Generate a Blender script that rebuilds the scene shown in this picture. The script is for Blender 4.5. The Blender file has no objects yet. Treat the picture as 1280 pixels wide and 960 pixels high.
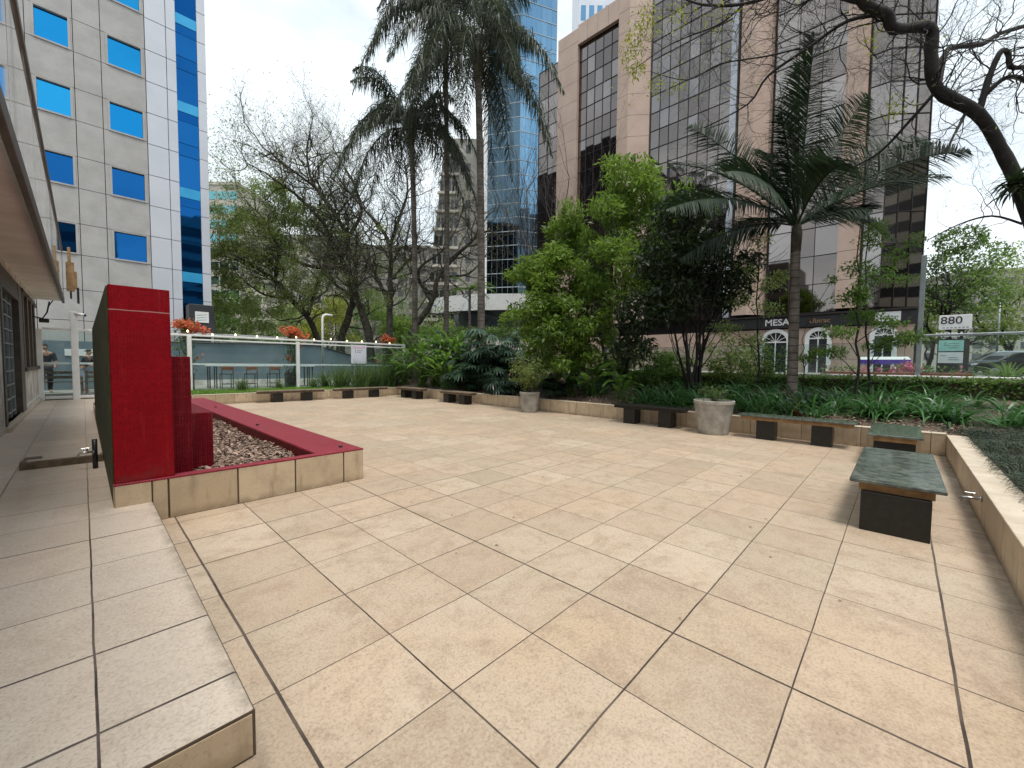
import bpy, math, random
import numpy as np
from mathutils import Vector, Matrix
random.seed(7); rng = np.random.default_rng(7)
PI = math.pi
scn = bpy.context.scene
COL = scn.collection

# ------------------------------------------------------------------ camera
F, PITCH, ROLL, YAW, EYE = 510.2, math.atan(24.8/510.2), .0111, .7606, 1.607
FWD = Vector((math.cos(YAW)*math.cos(PITCH), math.sin(YAW)*math.cos(PITCH), -math.sin(PITCH)))
RGT = Vector((math.sin(YAW), -math.cos(YAW), 0)); UPV = RGT.cross(FWD)
CR, SR = math.cos(ROLL), math.sin(ROLL)
AX = RGT*CR + UPV*SR; AY = (UPV*CR - RGT*SR)
# image x axis rotated clockwise by ROLL: world right appears at +ROLL (down), so camera x = right + up*roll
cam_d = bpy.data.cameras.new('camera'); cam = bpy.data.objects.new('camera', cam_d); COL.objects.link(cam)
R3 = Matrix((AX, AY, -FWD)).transposed()
cam.matrix_world = Matrix.Translation((0, 0, EYE)) @ R3.to_4x4()
cam_d.sensor_width = 36; cam_d.lens = F/1280*36; cam_d.clip_start = .05; cam_d.clip_end = 3000
scn.camera = cam
def ray(px, py):
    return FWD + AX*((px-640)/F) + AY*(-(py-480)/F)
def onX(px, py, X): d = ray(px, py); t = X/d.x; return Vector((X, d.y*t, EYE+d.z*t))
def onY(px, py, Y): d = ray(px, py); t = Y/d.y; return Vector((d.x*t, Y, EYE+d.z*t))
def onZ(px, py, z): d = ray(px, py); t = (z-EYE)/d.z; return Vector((d.x*t, d.y*t, z))
def atd(px, py, D): d = ray(px, py); return Vector((0, 0, EYE)) + d*D

# ------------------------------------------------------------------ materials
class NT:
    def __init__(s, name):
        s.m = bpy.data.materials.new(name); s.m.use_nodes = True; s.t = s.m.node_tree; s.t.nodes.clear()
        s.out = s.n('ShaderNodeOutputMaterial')
    def n(s, t, **k):
        x = s.t.nodes.new(t)
        for a, b in k.items(): setattr(x, a, b)
        return x
    def l(s, a, b): s.t.links.new(a, b)
    def set(s, inp, v):
        if hasattr(v, 'is_linked'): s.l(v, inp)
        else: inp.default_value = v
    def math(s, op, a, b=None, c=None):
        x = s.n('ShaderNodeMath', operation=op); s.set(x.inputs[0], a)
        if b is not None: s.set(x.inputs[1], b)
        if c is not None: s.set(x.inputs[2], c)
        return x.outputs[0]
    def mix(s, f, a, b):
        x = s.n('ShaderNodeMix', data_type='RGBA'); s.set(x.inputs[0], f)
        s.set(x.inputs[6], a if hasattr(a, 'is_linked') else (*a, 1)); s.set(x.inputs[7], b if hasattr(b, 'is_linked') else (*b, 1))
        return x.outputs[2]
    def coord(s):
        if not hasattr(s, '_c'): s._c = s.n('ShaderNodeTexCoord').outputs['Object']
        return s._c
    def noise(s, scale, detail=5, rough=.6, vec=None, dist=0):
        x = s.n('ShaderNodeTexNoise'); s.l(vec if vec is not None else s.coord(), x.inputs['Vector'])
        x.inputs['Scale'].default_value = scale; x.inputs['Detail'].default_value = detail
        x.inputs['Roughness'].default_value = rough; x.inputs['Distortion'].default_value = dist
        return x.outputs['Fac']
    def ss(s, v, a, b):
        x = s.n('ShaderNodeMapRange', interpolation_type='SMOOTHSTEP'); s.set(x.inputs[0], v); s.set(x.inputs[1], a); s.set(x.inputs[2], b)
        return x.outputs[0]
    def bump(s, h, strength=.3, dist=.01):
        x = s.n('ShaderNodeBump'); x.inputs['Strength'].default_value = strength; x.inputs['Distance'].default_value = dist
        s.l(h, x.inputs['Height']); return x.outputs[0]
    def bsdf(s, col, rough=.6, metal=0., spec=.5, normal=None, **k):
        b = s.n('ShaderNodeBsdfPrincipled')
        s.set(b.inputs['Base Color'], col if hasattr(col, 'is_linked') else (*col, 1)); s.set(b.inputs['Roughness'], rough)
        s.set(b.inputs['Metallic'], metal); b.inputs['Specular IOR Level'].default_value = spec
        if normal is not None: s.l(normal, b.inputs['Normal'])
        for a, v in k.items(): b.inputs[a.replace('_', ' ')].default_value = v
        return b
    def done(s, sh): s.l(sh.outputs[0], s.out.inputs[0]); return s.m

def mk(name, c1, c2=None, scale=4., rough=.6, bump=0., metal=0., spec=.5, detail=6, fine=0., bscale=None):
    t = NT(name)
    c2 = c2 or tuple(v*.75 for v in c1)
    f = t.ss(t.noise(scale, detail), .32, .68)
    col = t.mix(f, c1, c2)
    if fine:
        g = t.noise(scale*18, 3)
        col = t.mix(t.math('MULTIPLY', t.ss(g, .5, .75), fine), col, tuple(v*.45 for v in c1))
    nrm = t.bump(t.noise(bscale or scale*6, 4), bump, .01) if bump else None
    return t.done(t.bsdf(col, rough, metal, spec, nrm))

def mk_leaf(name, dark, light, trans=.35, rough=.45, spec=.4, scale=.9):
    t = NT(name)
    a = t.n('ShaderNodeAttribute', attribute_name='rnd').outputs['Fac']
    nz = t.ss(t.noise(scale, 3), .35, .65)
    f = t.math('ADD', t.math('MULTIPLY', a, .65), t.math('MULTIPLY', nz, .35))
    col = t.mix(f, dark, light)
    b = t.bsdf(col, rough, 0, spec)
    tr = t.n('ShaderNodeBsdfTranslucent'); t.l(t.mix(.5, col, tuple(min(1, v*1.6) for v in light)), tr.inputs[0])
    mx = t.n('ShaderNodeMixShader'); mx.inputs[0].default_value = trans
    t.l(b.outputs[0], mx.inputs[1]); t.l(tr.outputs[0], mx.inputs[2])
    return t.done(mx)

def mk_tiles(name, x0, y0, sx, sy, cols, joint=(.030, .018, .015), wide=(.0017, .0062), fade=True, warm=True):
    t = NT(name); sep = t.n('ShaderNodeSeparateXYZ'); t.l(t.coord(), sep.inputs[0])
    wob = t.math('MULTIPLY', t.math('SUBTRACT', t.noise(1.7, 2), .5), .012)
    u = t.math('DIVIDE', t.math('SUBTRACT', t.math('ADD', sep.outputs[0], wob), x0), sx)
    v = t.math('DIVIDE', t.math('SUBTRACT', t.math('ADD', sep.outputs[1], wob), y0), sy)
    def line(w, size, seed):
        fr = t.math('FRACT', w)
        d = t.math('MULTIPLY', t.math('SUBTRACT', .5, t.math('ABSOLUTE', t.math('SUBTRACT', fr, .5))), size)
        wn = t.n('ShaderNodeTexWhiteNoise', noise_dimensions='1D'); t.l(t.math('ADD', t.math('FLOOR', t.math('ADD', w, .5)), seed), wn.inputs['W'])
        hw = t.math('MULTIPLY_ADD', t.math('POWER', wn.outputs[0], 2.2), wide[1]-wide[0], wide[0])
        return t.math('SUBTRACT', 1, t.ss(d, hw, t.math('ADD', hw, .0025)))
    J = t.math('MAXIMUM', line(u, sx, 3.7), line(v, sy, 11.3))
    cmb = t.n('ShaderNodeCombineXYZ'); t.l(t.math('FLOOR', u), cmb.inputs[0]); t.l(t.math('FLOOR', v), cmb.inputs[1])
    wn = t.n('ShaderNodeTexWhiteNoise', noise_dimensions='3D'); t.l(cmb.outputs[0], wn.inputs['Vector'])
    base = t.mix(wn.outputs[0], cols[0], cols[1])
    base = t.mix(t.math('MULTIPLY', t.ss(t.noise(.55, 4), .40, .66), .75), base, cols[2])
    base = t.mix(t.math('MULTIPLY', t.ss(t.noise(.8, 7, .72, None, 1.2), .53, .70), .62), base, tuple(c*.9 for c in cols[3]))
    vo = t.n('ShaderNodeVectorMath', operation='MULTIPLY_ADD'); t.l(wn.outputs[1], vo.inputs[0]); vo.inputs[1].default_value = (37, 37, 37); t.l(t.coord(), vo.inputs[2])
    wv = t.n('ShaderNodeSeparateColor'); t.l(wn.outputs[1], wv.inputs[0])
    base = t.mix(t.math('MULTIPLY', t.math('POWER', wv.outputs[1], 2.), .55), base, tuple(c*.82 for c in cols[1])); base = t.mix(t.math('MULTIPLY', t.math('POWER', wv.outputs[2], 3.), .30 if fade else .2), base, (.52, .375, .265) if fade else (.64, .51, .41))
    mid = t.noise(4.2, 9, .76, vo.outputs[0], .4); fine = t.noise(70, 5, .75, vo.outputs[0])
    base = t.mix(t.math('MULTIPLY', t.ss(mid, .42, .72), .8), base, cols[3])
    base = t.mix(t.math('MULTIPLY', t.ss(fine, .47, .70), .5), base, tuple(c*.45 for c in cols[3]))
    base = t.mix(t.math('MULTIPLY', t.ss(fine, .5, .3), .3), base, tuple(min(.8, c*1.18) for c in cols[0]))
    spot = t.n('ShaderNodeTexVoronoi'); t.l(t.coord(), spot.inputs['Vector']); spot.inputs['Scale'].default_value = 26
    pit = t.math('MULTIPLY', t.math('SUBTRACT', 1, t.ss(spot.outputs['Distance'], .05, .11)), t.ss(t.noise(3, 2), .5, .62))
    base = t.mix(t.math('MULTIPLY', pit, .55), base, (.12, .08, .05))
    if fade:   # AO-like shade along walls and step painted into the colour as patchy dirt
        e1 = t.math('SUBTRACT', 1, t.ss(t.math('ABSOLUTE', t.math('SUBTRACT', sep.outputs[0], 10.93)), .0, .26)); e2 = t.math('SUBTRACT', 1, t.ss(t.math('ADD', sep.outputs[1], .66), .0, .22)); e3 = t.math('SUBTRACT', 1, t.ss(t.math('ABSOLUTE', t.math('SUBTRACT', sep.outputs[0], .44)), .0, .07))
        dirt_shade = t.math('MULTIPLY', t.math('MAXIMUM', t.math('MAXIMUM', e1, e2), e3), t.ss(t.noise(5, 6, .7), .3, .65))
        base = t.mix(t.math('MULTIPLY', dirt_shade, .6), base, (.15, .11, .075))
    # grime that creeps out of the joints
    jn = t.ss(t.noise(2.6, 4), .35, .7)
    if fade:
        dist = t.n('ShaderNodeVectorMath', operation='LENGTH'); t.l(t.coord(), dist.inputs[0])
        near = t.math('SUBTRACT', 1, t.math('MULTIPLY', t.ss(dist.outputs['Value'], 3.5, 10.), .62))
    else: near = 1.
    jf = t.math('MULTIPLY', J, t.math('MULTIPLY', t.math('MULTIPLY_ADD', jn, .2, .8), near))
    col = t.mix(jf, base, joint)
    hgt = t.math('ADD', t.math('MULTIPLY', J, -1.), t.math('ADD', t.math('MULTIPLY', fine, .22), t.math('MULTIPLY', mid, .3)))
    rough = t.math('MULTIPLY_ADD', mid, .3, .38)
    return t.done(t.bsdf(col, rough, 0, .35, t.bump(hgt, .5, .006)))

def mk_mosaic(name, c1, c2, grout, size=.024, band=None):
    t = NT(name); sep = t.n('ShaderNodeSeparateXYZ'); t.l(t.coord(), sep.inputs[0])
    nr = t.n('ShaderNodeSeparateXYZ'); t.l(t.n('ShaderNodeNewGeometry').outputs['True Normal'], nr.inputs[0])
    J = None; fl = []
    for k in range(3):
        w = t.math('DIVIDE', t.math('ADD', sep.outputs[k], .0031), size); fr = t.math('FRACT', w); fl.append(t.math('FLOOR', w))
        d = t.math('SUBTRACT', .5, t.math('ABSOLUTE', t.math('SUBTRACT', fr, .5)))
        m = t.math('MULTIPLY', t.math('SUBTRACT', 1, t.ss(d, .05, .11)), t.math('LESS_THAN', t.math('ABSOLUTE', nr.outputs[k]), .6))
        J = m if J is None else t.math('MAXIMUM', J, m)
    cmb = t.n('ShaderNodeCombineXYZ')
    for k in range(3): t.l(fl[k], cmb.inputs[k])
    wn = t.n('ShaderNodeTexWhiteNoise', noise_dimensions='3D'); t.l(cmb.outputs[0], wn.inputs['Vector'])
    base = t.mix(wn.outputs[0], c1, c2)
    base = t.mix(t.math('MULTIPLY', t.ss(t.noise(1.6, 5), .4, .75), .5), base, tuple(c*.6 for c in c1))
    sv = t.n('ShaderNodeVectorMath', operation='MULTIPLY'); t.l(t.coord(), sv.inputs[0]); sv.inputs[1].default_value = (7, 7, .45)
    st_ = t.noise(1.3, 6, .65, sv.outputs[0])
    base = t.mix(t.math('MULTIPLY', t.ss(st_, .5, .75), .55), base, tuple(c*.42 for c in c1)); base = t.mix(t.math('MULTIPLY', t.ss(st_, .46, .28), .22), base, (.42, .10, .10))
    low = t.math('MULTIPLY', t.math('SUBTRACT', 1, t.ss(sep.outputs[2], .42, .62)), t.ss(t.noise(8, 4), .35, .6)); base = t.mix(t.math('MULTIPLY', low, .35 if band else 0.), base, (.09, .05, .04))
    rown = t.n('ShaderNodeTexWhiteNoise', noise_dimensions='1D'); t.l(fl[2], rown.inputs['W'])
    gv = t.math('MULTIPLY_ADD', t.ss(rown.outputs[0], .55, 1.), .5, .3)
    col = t.mix(t.math('MULTIPLY', J, gv), base, grout)
    if band:
        q = t.math('ABSOLUTE', t.math('SUBTRACT', t.math('ADD', sep.outputs[2], t.math('MULTIPLY', t.noise(9, 3), .012)), band))
        col = t.mix(t.math('MULTIPLY', t.math('SUBTRACT', 1, t.ss(q, .002, .007)), .5), col, (.6, .42, .4))
    return t.done(t.bsdf(col, t.math('MULTIPLY_ADD', J, .3, .38), 0, .12, t.bump(t.math('MULTIPLY', J, -1.), .35, .003)))

def mk_coated(name, col, col2, rough=.03, scale=.25, wob=.012, metal=1.):
    """reflective coated glazing, each pane a hair out of true"""
    t = NT(name)
    a = t.n('ShaderNodeAttribute', attribute_name='rnd').outputs['Fac']
    c = t.mix(a, col, col2)
    nz = t.noise(scale, 2)
    return t.done(t.bsdf(c, rough, metal, .6, t.bump(nz, .35, wob)))

def mk_glass(name, tint=(.9, .96, .95), refl=1.0, haze=0.):
    t = NT(name)
    tr = t.n('ShaderNodeBsdfTransparent'); tr.inputs[0].default_value = (*tint, 1)
    gl = t.n('ShaderNodeBsdfGlossy'); gl.inputs['Roughness'].default_value = .03; gl.inputs[0].default_value = (1, 1, 1, 1)
    fr = t.n('ShaderNodeFresnel'); fr.inputs[0].default_value = 1.5
    mx = t.n('ShaderNodeMixShader'); t.l(t.math('MULTIPLY', fr.outputs[0], refl), mx.inputs[0]); t.l(tr.outputs[0], mx.inputs[1]); t.l(gl.outputs[0], mx.inputs[2])
    if haze:
        df = t.n('ShaderNodeBsdfDiffuse'); df.inputs[0].default_value = (.75, .78, .78, 1)
        m2 = t.n('ShaderNodeMixShader'); t.l(t.math('MULTIPLY', t.ss(t.noise(1.5, 5), .35, .8), haze), m2.inputs[0]); t.l(mx.outputs[0], m2.inputs[1]); t.l(df.outputs[0], m2.inputs[2]); mx = m2
    return t.done(mx)

M = {}
CREAM = [(.56, .455, .343), (.45, .355, .258), (.525, .385, .265), (.345, .252, .172)]
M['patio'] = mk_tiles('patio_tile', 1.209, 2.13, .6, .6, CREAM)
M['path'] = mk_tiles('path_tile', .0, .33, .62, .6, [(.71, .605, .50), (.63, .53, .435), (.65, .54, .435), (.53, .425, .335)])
M['wall_tile'] = mk('wall_tile', (.60, .48, .33), (.48, .37, .245), 3., .45, .12, fine=.25)
def mk_stained(name, c1, c2, dirt_shade):
    t = NT(name); sep = t.n('ShaderNodeSeparateXYZ'); t.l(t.coord(), sep.inputs[0])
    sv = t.n('ShaderNodeVectorMath', operation='MULTIPLY'); t.l(t.coord(), sv.inputs[0]); sv.inputs[1].default_value = (5, 5, .7)
    isl = t.n('ShaderNodeNewGeometry').outputs['Random Per Island']
    c = t.mix(isl, c1, c2); c = t.mix(t.math('MULTIPLY', t.ss(t.noise(3.2, 7, .7), .42, .72), .55), c, tuple(v*.72 for v in c2))
    c = t.mix(t.math('MULTIPLY', t.ss(t.noise(1.5, 6, .65, sv.outputs[0]), .5, .74), .6), c, dirt_shade)
    foot = t.math('MULTIPLY', t.math('SUBTRACT', 1, t.ss(sep.outputs[2], .0, .11)), t.ss(t.noise(6, 5), .3, .6)); c = t.mix(t.math('MULTIPLY', foot, .65), c, dirt_shade)
    c = t.mix(t.math('MULTIPLY', t.ss(t.noise(60, 4), .52, .72), .4), c, tuple(v*.5 for v in c2))
    return t.done(t.bsdf(c, .5, 0, .4, t.bump(t.noise(30, 5), .15, .004)))
M['wall_tile'] = mk_stained('wall_tile', (.58, .455, .315), (.46, .35, .23), (.20, .145, .09))
M['cap_tile'] = mk('cap_tile', (.62, .52, .40), (.50, .40, .29), 4., .5, .2, fine=.35)
M['wall_dirt'] = mk('stained_joint', (.10, .07, .045), None, 5, .9)
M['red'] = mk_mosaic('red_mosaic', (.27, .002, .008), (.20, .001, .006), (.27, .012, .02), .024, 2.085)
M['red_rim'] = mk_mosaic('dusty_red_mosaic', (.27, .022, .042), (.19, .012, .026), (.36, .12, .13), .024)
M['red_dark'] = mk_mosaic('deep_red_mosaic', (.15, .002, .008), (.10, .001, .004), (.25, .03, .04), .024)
M['moss'] = mk('mossy_mosaic', (.075, .080, .022), (.035, .042, .012), 9., .8, .35, fine=.4)
M['granite'] = mk('dark_green_granite', (.165, .180, .155), (.040, .055, .046), 11., .13, 0, spec=.5, detail=12, fine=.65)
M['granite_leg'] = mk('black_granite', (.016, .016, .015), (.009, .009, .009), 18., .32, 0, spec=.4)
M['beam'] = mk('ochre_timber', (.36, .22, .10), (.22, .12, .05), 7., .65, .3)
M['old_wood'] = mk('weathered_timber', (.22, .17, .12), (.12, .09, .06), 8., .75, .4)
M['concrete'] = mk('old_concrete', (.40, .37, .32), (.22, .20, .17), 3.2, .85, .4, fine=.5)
M['soil'] = mk('soil', (.085, .060, .042), (.045, .030, .022), 9., .95, .8, fine=.4)
M['mulch_floor'] = mk('mulch_floor', (.19, .135, .10), (.09, .06, .045), 14., .95, .8, fine=.5)
M['asphalt'] = mk('asphalt', (.055, .055, .056), (.040, .040, .041), 2., .9, .3)
M['pave'] = mk('sidewalk_concrete', (.33, .31, .28), (.25, .23, .21), 1.2, .9, .3)
M['white'] = mk('white_paint', (.80, .80, .79), (.72, .72, .70), 3., .38, 0)
M['white_dirty'] = mk('stained_white_panel', (.76, .74, .71), (.42, .37, .33), 2.6, .6, .1, fine=.2)
M['steel'] = mk('stainless_steel', (.62, .62, .62), (.5, .5, .5), 8., .28, 0, 1.)
M['galv'] = mk('galvanised_steel', (.34, .38, .38), (.26, .29, .29), 5., .5, 0, .6)
M['blackmetal'] = mk('black_metal', (.018, .018, .02), (.012, .012, .012), 5., .45)
M['slate'] = mk('slate_blue_render', (.155, .205, .235), (.115, .16, .19), .7, .8, .1, fine=.1)
M['stone_gray'] = mk('gray_granite_cladding', (.455, .44, .425), (.375, .362, .347), 1.1, .75, .15, fine=.35)
M['panel'] = mk('white_metal_panel', (.62, .64, .69), (.55, .57, .62), .3, .35, 0, .15)
M['seam'] = mk('dark_seam', (.03, .025, .03), None, 3, .8)
M['pink'] = mk('pink_granite_cladding', (.53, .385, .31), (.46, .325, .255), .6, .5, .05, fine=.25)
M['bluewin'] = mk_coated('blue_coated_glass', (.010, .19, .46), (.02, .27, .56), .03, .3, .01)
M['bluedark'] = mk_coated('deep_blue_glass', (.006, .07, .24), (.012, .11, .32), .03, .3, .01)
M['bluepale'] = mk('bright_blue_spandrel', (.03, .33, .62), (.04, .37, .66), 2, .3, 0, .3)
M['bronze'] = mk_coated('bronze_glass', (.18, .157, .145), (.30, .272, .26), .025, .16, .03)
M['mirror'] = mk_coated('sky_blue_glass', (.13, .28, .44), (.18, .34, .50), .05, .12, .03, .8)
M['mirror_dark'] = mk_coated('dark_blue_glass', (.06, .10, .135), (.09, .15, .20), .05, .12, .03)
M['mullion'] = mk('bronze_mullion', (.045, .036, .033), None, 3, .4, 0, .5)
M['white_line'] = mk('white_mullion', (.40, .46, .50), None, 2, .4)
M['gray_conc'] = mk('gray_concrete_facade', (.37, .35, .31), (.25, .235, .205), .35, .9, .1, fine=.3)
M['cream_conc'] = mk('cream_facade', (.55, .52, .45), (.45, .42, .36), .4, .9)
M['dark_glass'] = mk('dark_window_glass', (.02, .024, .028), (.035, .04, .045), .8, .08, 0, 0, .7)
M['haze_glass'] = mk('grey_window_glass', (.17, .175, .17), (.12, .125, .12), .8, .2, 0, 0, .6)
M['fence_glass'] = mk_glass('fence_glass', (.86, .93, .92), 1.0, .05)
M['rail_glass'] = mk_glass('balustrade_glass', (.80, .85, .86), 2.2, .42)
M['frosted'] = mk('frosted_strip', (.60, .70, .70), (.5, .6, .6), 2., .5)
M['soffit'] = mk('soffit_boards', (.78, .75, .71), (.66, .62, .57), 1.4, .7, .1)
M['brown'] = mk('dark_brown_timber', (.10, .078, .062), (.06, .046, .036), 4, .5)
M['tan'] = mk('tan_curtain', (.42, .36, .28), (.33, .28, .21), 3, .8)
M['bark'] = mk('lichen_bark', (.085, .078, .055), (.026, .022, .018), 3.2, .95, 1., fine=.3)
M['bark_dark'] = mk('wet_dark_bark', (.028, .023, .021), (.014, .012, .011), 4., .85, 1.)
M['bark_gray'] = mk('gray_twig_bark', (.12, .10, .095), (.07, .06, .06), 3., .9, .6)
M['palm_trunk'] = None
M['orange'] = mk_leaf('orange_bracts', (.50, .06, .03), (.80, .24, .11), .4)
M['pinkflower'] = mk_leaf('pink_petals', (.62, .06, .18), (.8, .25, .38), .4)
M['L_dark'] = mk_leaf('dark_leaf', (.006, .013, .006), (.035, .062, .020), .25)
M['L_mid'] = mk_leaf('mid_leaf', (.024, .060, .014), (.16, .27, .05), .4)
M['L_bright'] = mk_leaf('bright_leaf', (.028, .070, .010), (.20, .31, .045), .42)
M['L_yellow'] = mk_leaf('yellow_green_leaf', (.13, .17, .02), (.38, .40, .06), .45)
M['L_sage'] = mk_leaf('sage_leaf', (.070, .105, .028), (.33, .42, .13), .5)
M['L_palm'] = mk_leaf('palm_leaf', (.006, .016, .007), (.034, .060, .026), .2, .5, .25)
M['L_queen'] = mk_leaf('drooping_palm_leaf', (.014, .022, .015), (.085, .105, .065), .25, .45)
M['L_lily'] = mk_leaf('strap_leaf', (.012, .048, .012), (.085, .215, .055), .3, .35, .45)
M['L_broad'] = mk_leaf('broad_leaf', (.030, .085, .016), (.20, .36, .06), .3, .32, .5)
M['L_philo'] = mk_leaf('dark_glossy_leaf', (.010, .028, .015), (.060, .110, .062), .2, .28, .6)
M['L_grass'] = mk_leaf('tall_grass_blade', (.025, .055, .015), (.15, .23, .07), .3)
M['L_lawn'] = mk_leaf('lawn_blade', (.07, .16, .015), (.20, .34, .05), .35)
M['L_mondo'] = mk_leaf('mondo_blade', (.006, .013, .007), (.055, .078, .038), .2, .5)
M['chip'] = mk_leaf('bark_chip', (.11, .068, .055), (.50, .36, .28), .0, .9, .2, 6.)
M['skin'] = mk('skin', (.48, .28, .19), (.42, .24, .16), 6, .5)
M['navy'] = mk('navy_cloth', (.014, .018, .030), (.010, .012, .02), 9, .9)
M['denim'] = mk('pale_denim', (.36, .42, .50), (.28, .33, .42), 7, .9)
M['hair'] = mk('black_hair', (.012, .010, .009), None, 9, .6)
M['purple'] = mk('purple_cloth', (.12, .05, .46), (.09, .035, .36), 3, .8)
M['mint'] = mk('mint_sign_face', (.42, .80, .70), None, 3, .4)
M['ink'] = mk('black_ink', (.015, .015, .017), None, 3, .5)
M['grayink'] = mk('gray_ink', (.30, .36, .36), None, 3, .5)
M['terracotta'] = mk('terracotta', (.28, .085, .045), (.2, .06, .03), 6, .8)
M['carpaint_s'] = mk('silver_car_paint', (.50, .51, .53), (.46, .47, .49), 1., .22, 0, .7)
M['carpaint_d'] = mk('black_car_paint', (.02, .022, .026), None, 1., .15, 0, .2, .8)
M['rubber'] = mk('rubber', (.015, .015, .015), None, 6, .8)
M['lawn_base'] = mk('turf', (.09, .17, .03), (.06, .11, .02), 4, .95)
M['poster'] = mk('poster_paper', (.74, .72, .80), (.66, .70, .78), 2, .6)
M['rosepaper'] = mk('rose_paper', (.80, .55, .66), None, 2, .6)
M['roof_gray'] = mk('light_roof_sheet', (.50, .50, .48), (.4, .4, .38), 2, .6)
M['darkbox'] = mk('charcoal_cladding', (.035, .035, .04), (.025, .025, .03), 1, .5)
def _em(name, col, s):
    t = NT(name); e = t.n('ShaderNodeEmission'); e.inputs[0].default_value = (*col, 1); e.inputs[1].default_value = s; return t.done(e)
M['bulb'] = _em('lit_bulb', (1, .72, .38), 5.)
M['lamp_white'] = _em('lit_tube', (.95, .98, 1), 2.5)
def _palm():
    t = NT('ringed_palm_trunk'); sep = t.n('ShaderNodeSeparateXYZ'); t.l(t.coord(), sep.inputs[0])
    z = t.math('ADD', sep.outputs[2], t.math('MULTIPLY', t.noise(2.2, 3), .14))
    r = t.ss(t.math('ABSOLUTE', t.math('SUBTRACT', t.math('FRACT', t.math('MULTIPLY', z, 5.2)), .5)), .36, .48)
    c = t.mix(t.ss(t.noise(2.5, 5), .35, .68), (.155, .135, .115), (.075, .062, .052))
    c = t.mix(t.math('MULTIPLY', r, .55), c, (.035, .028, .022))
    return t.done(t.bsdf(c, .9, 0, .2, t.bump(t.math('MULTIPLY', r, -1.), .6, .03)))
M['palm_trunk'] = _palm()

# ------------------------------------------------------------------ mesh helpers
def link_mesh(name, V, Fc, mat, parent=None, rnd=None, smooth=False, loc=None):
    me = bpy.data.meshes.new(name)
    V = np.asarray(V, dtype=np.float32); n = len(V)
    if isinstance(Fc, np.ndarray):
        k = Fc.shape[1]; m = len(Fc)
        me.vertices.add(n); me.vertices.foreach_set('co', V.ravel())
        me.loops.add(m*k); me.loops.foreach_set('vertex_index', Fc.astype(np.int32).ravel())
        me.polygons.add(m); me.polygons.foreach_set('loop_start', np.arange(0, m*k, k, dtype=np.int32))
        me.update(calc_edges=True)
    else:
        me.from_pydata(V.tolist(), [], Fc); me.update()
    if smooth: me.polygons.foreach_set('use_smooth', [True]*len(me.polygons))
    if rnd is not None:
        a = me.attributes.new('rnd', 'FLOAT', 'POINT'); a.data.foreach_set('value', np.asarray(rnd, dtype=np.float32))
    me.materials.append(mat)
    o = bpy.data.objects.new(name, me); COL.objects.link(o)
    if parent is not None: o.parent = parent
    if loc is not None: o.location = loc
    return o

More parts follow.
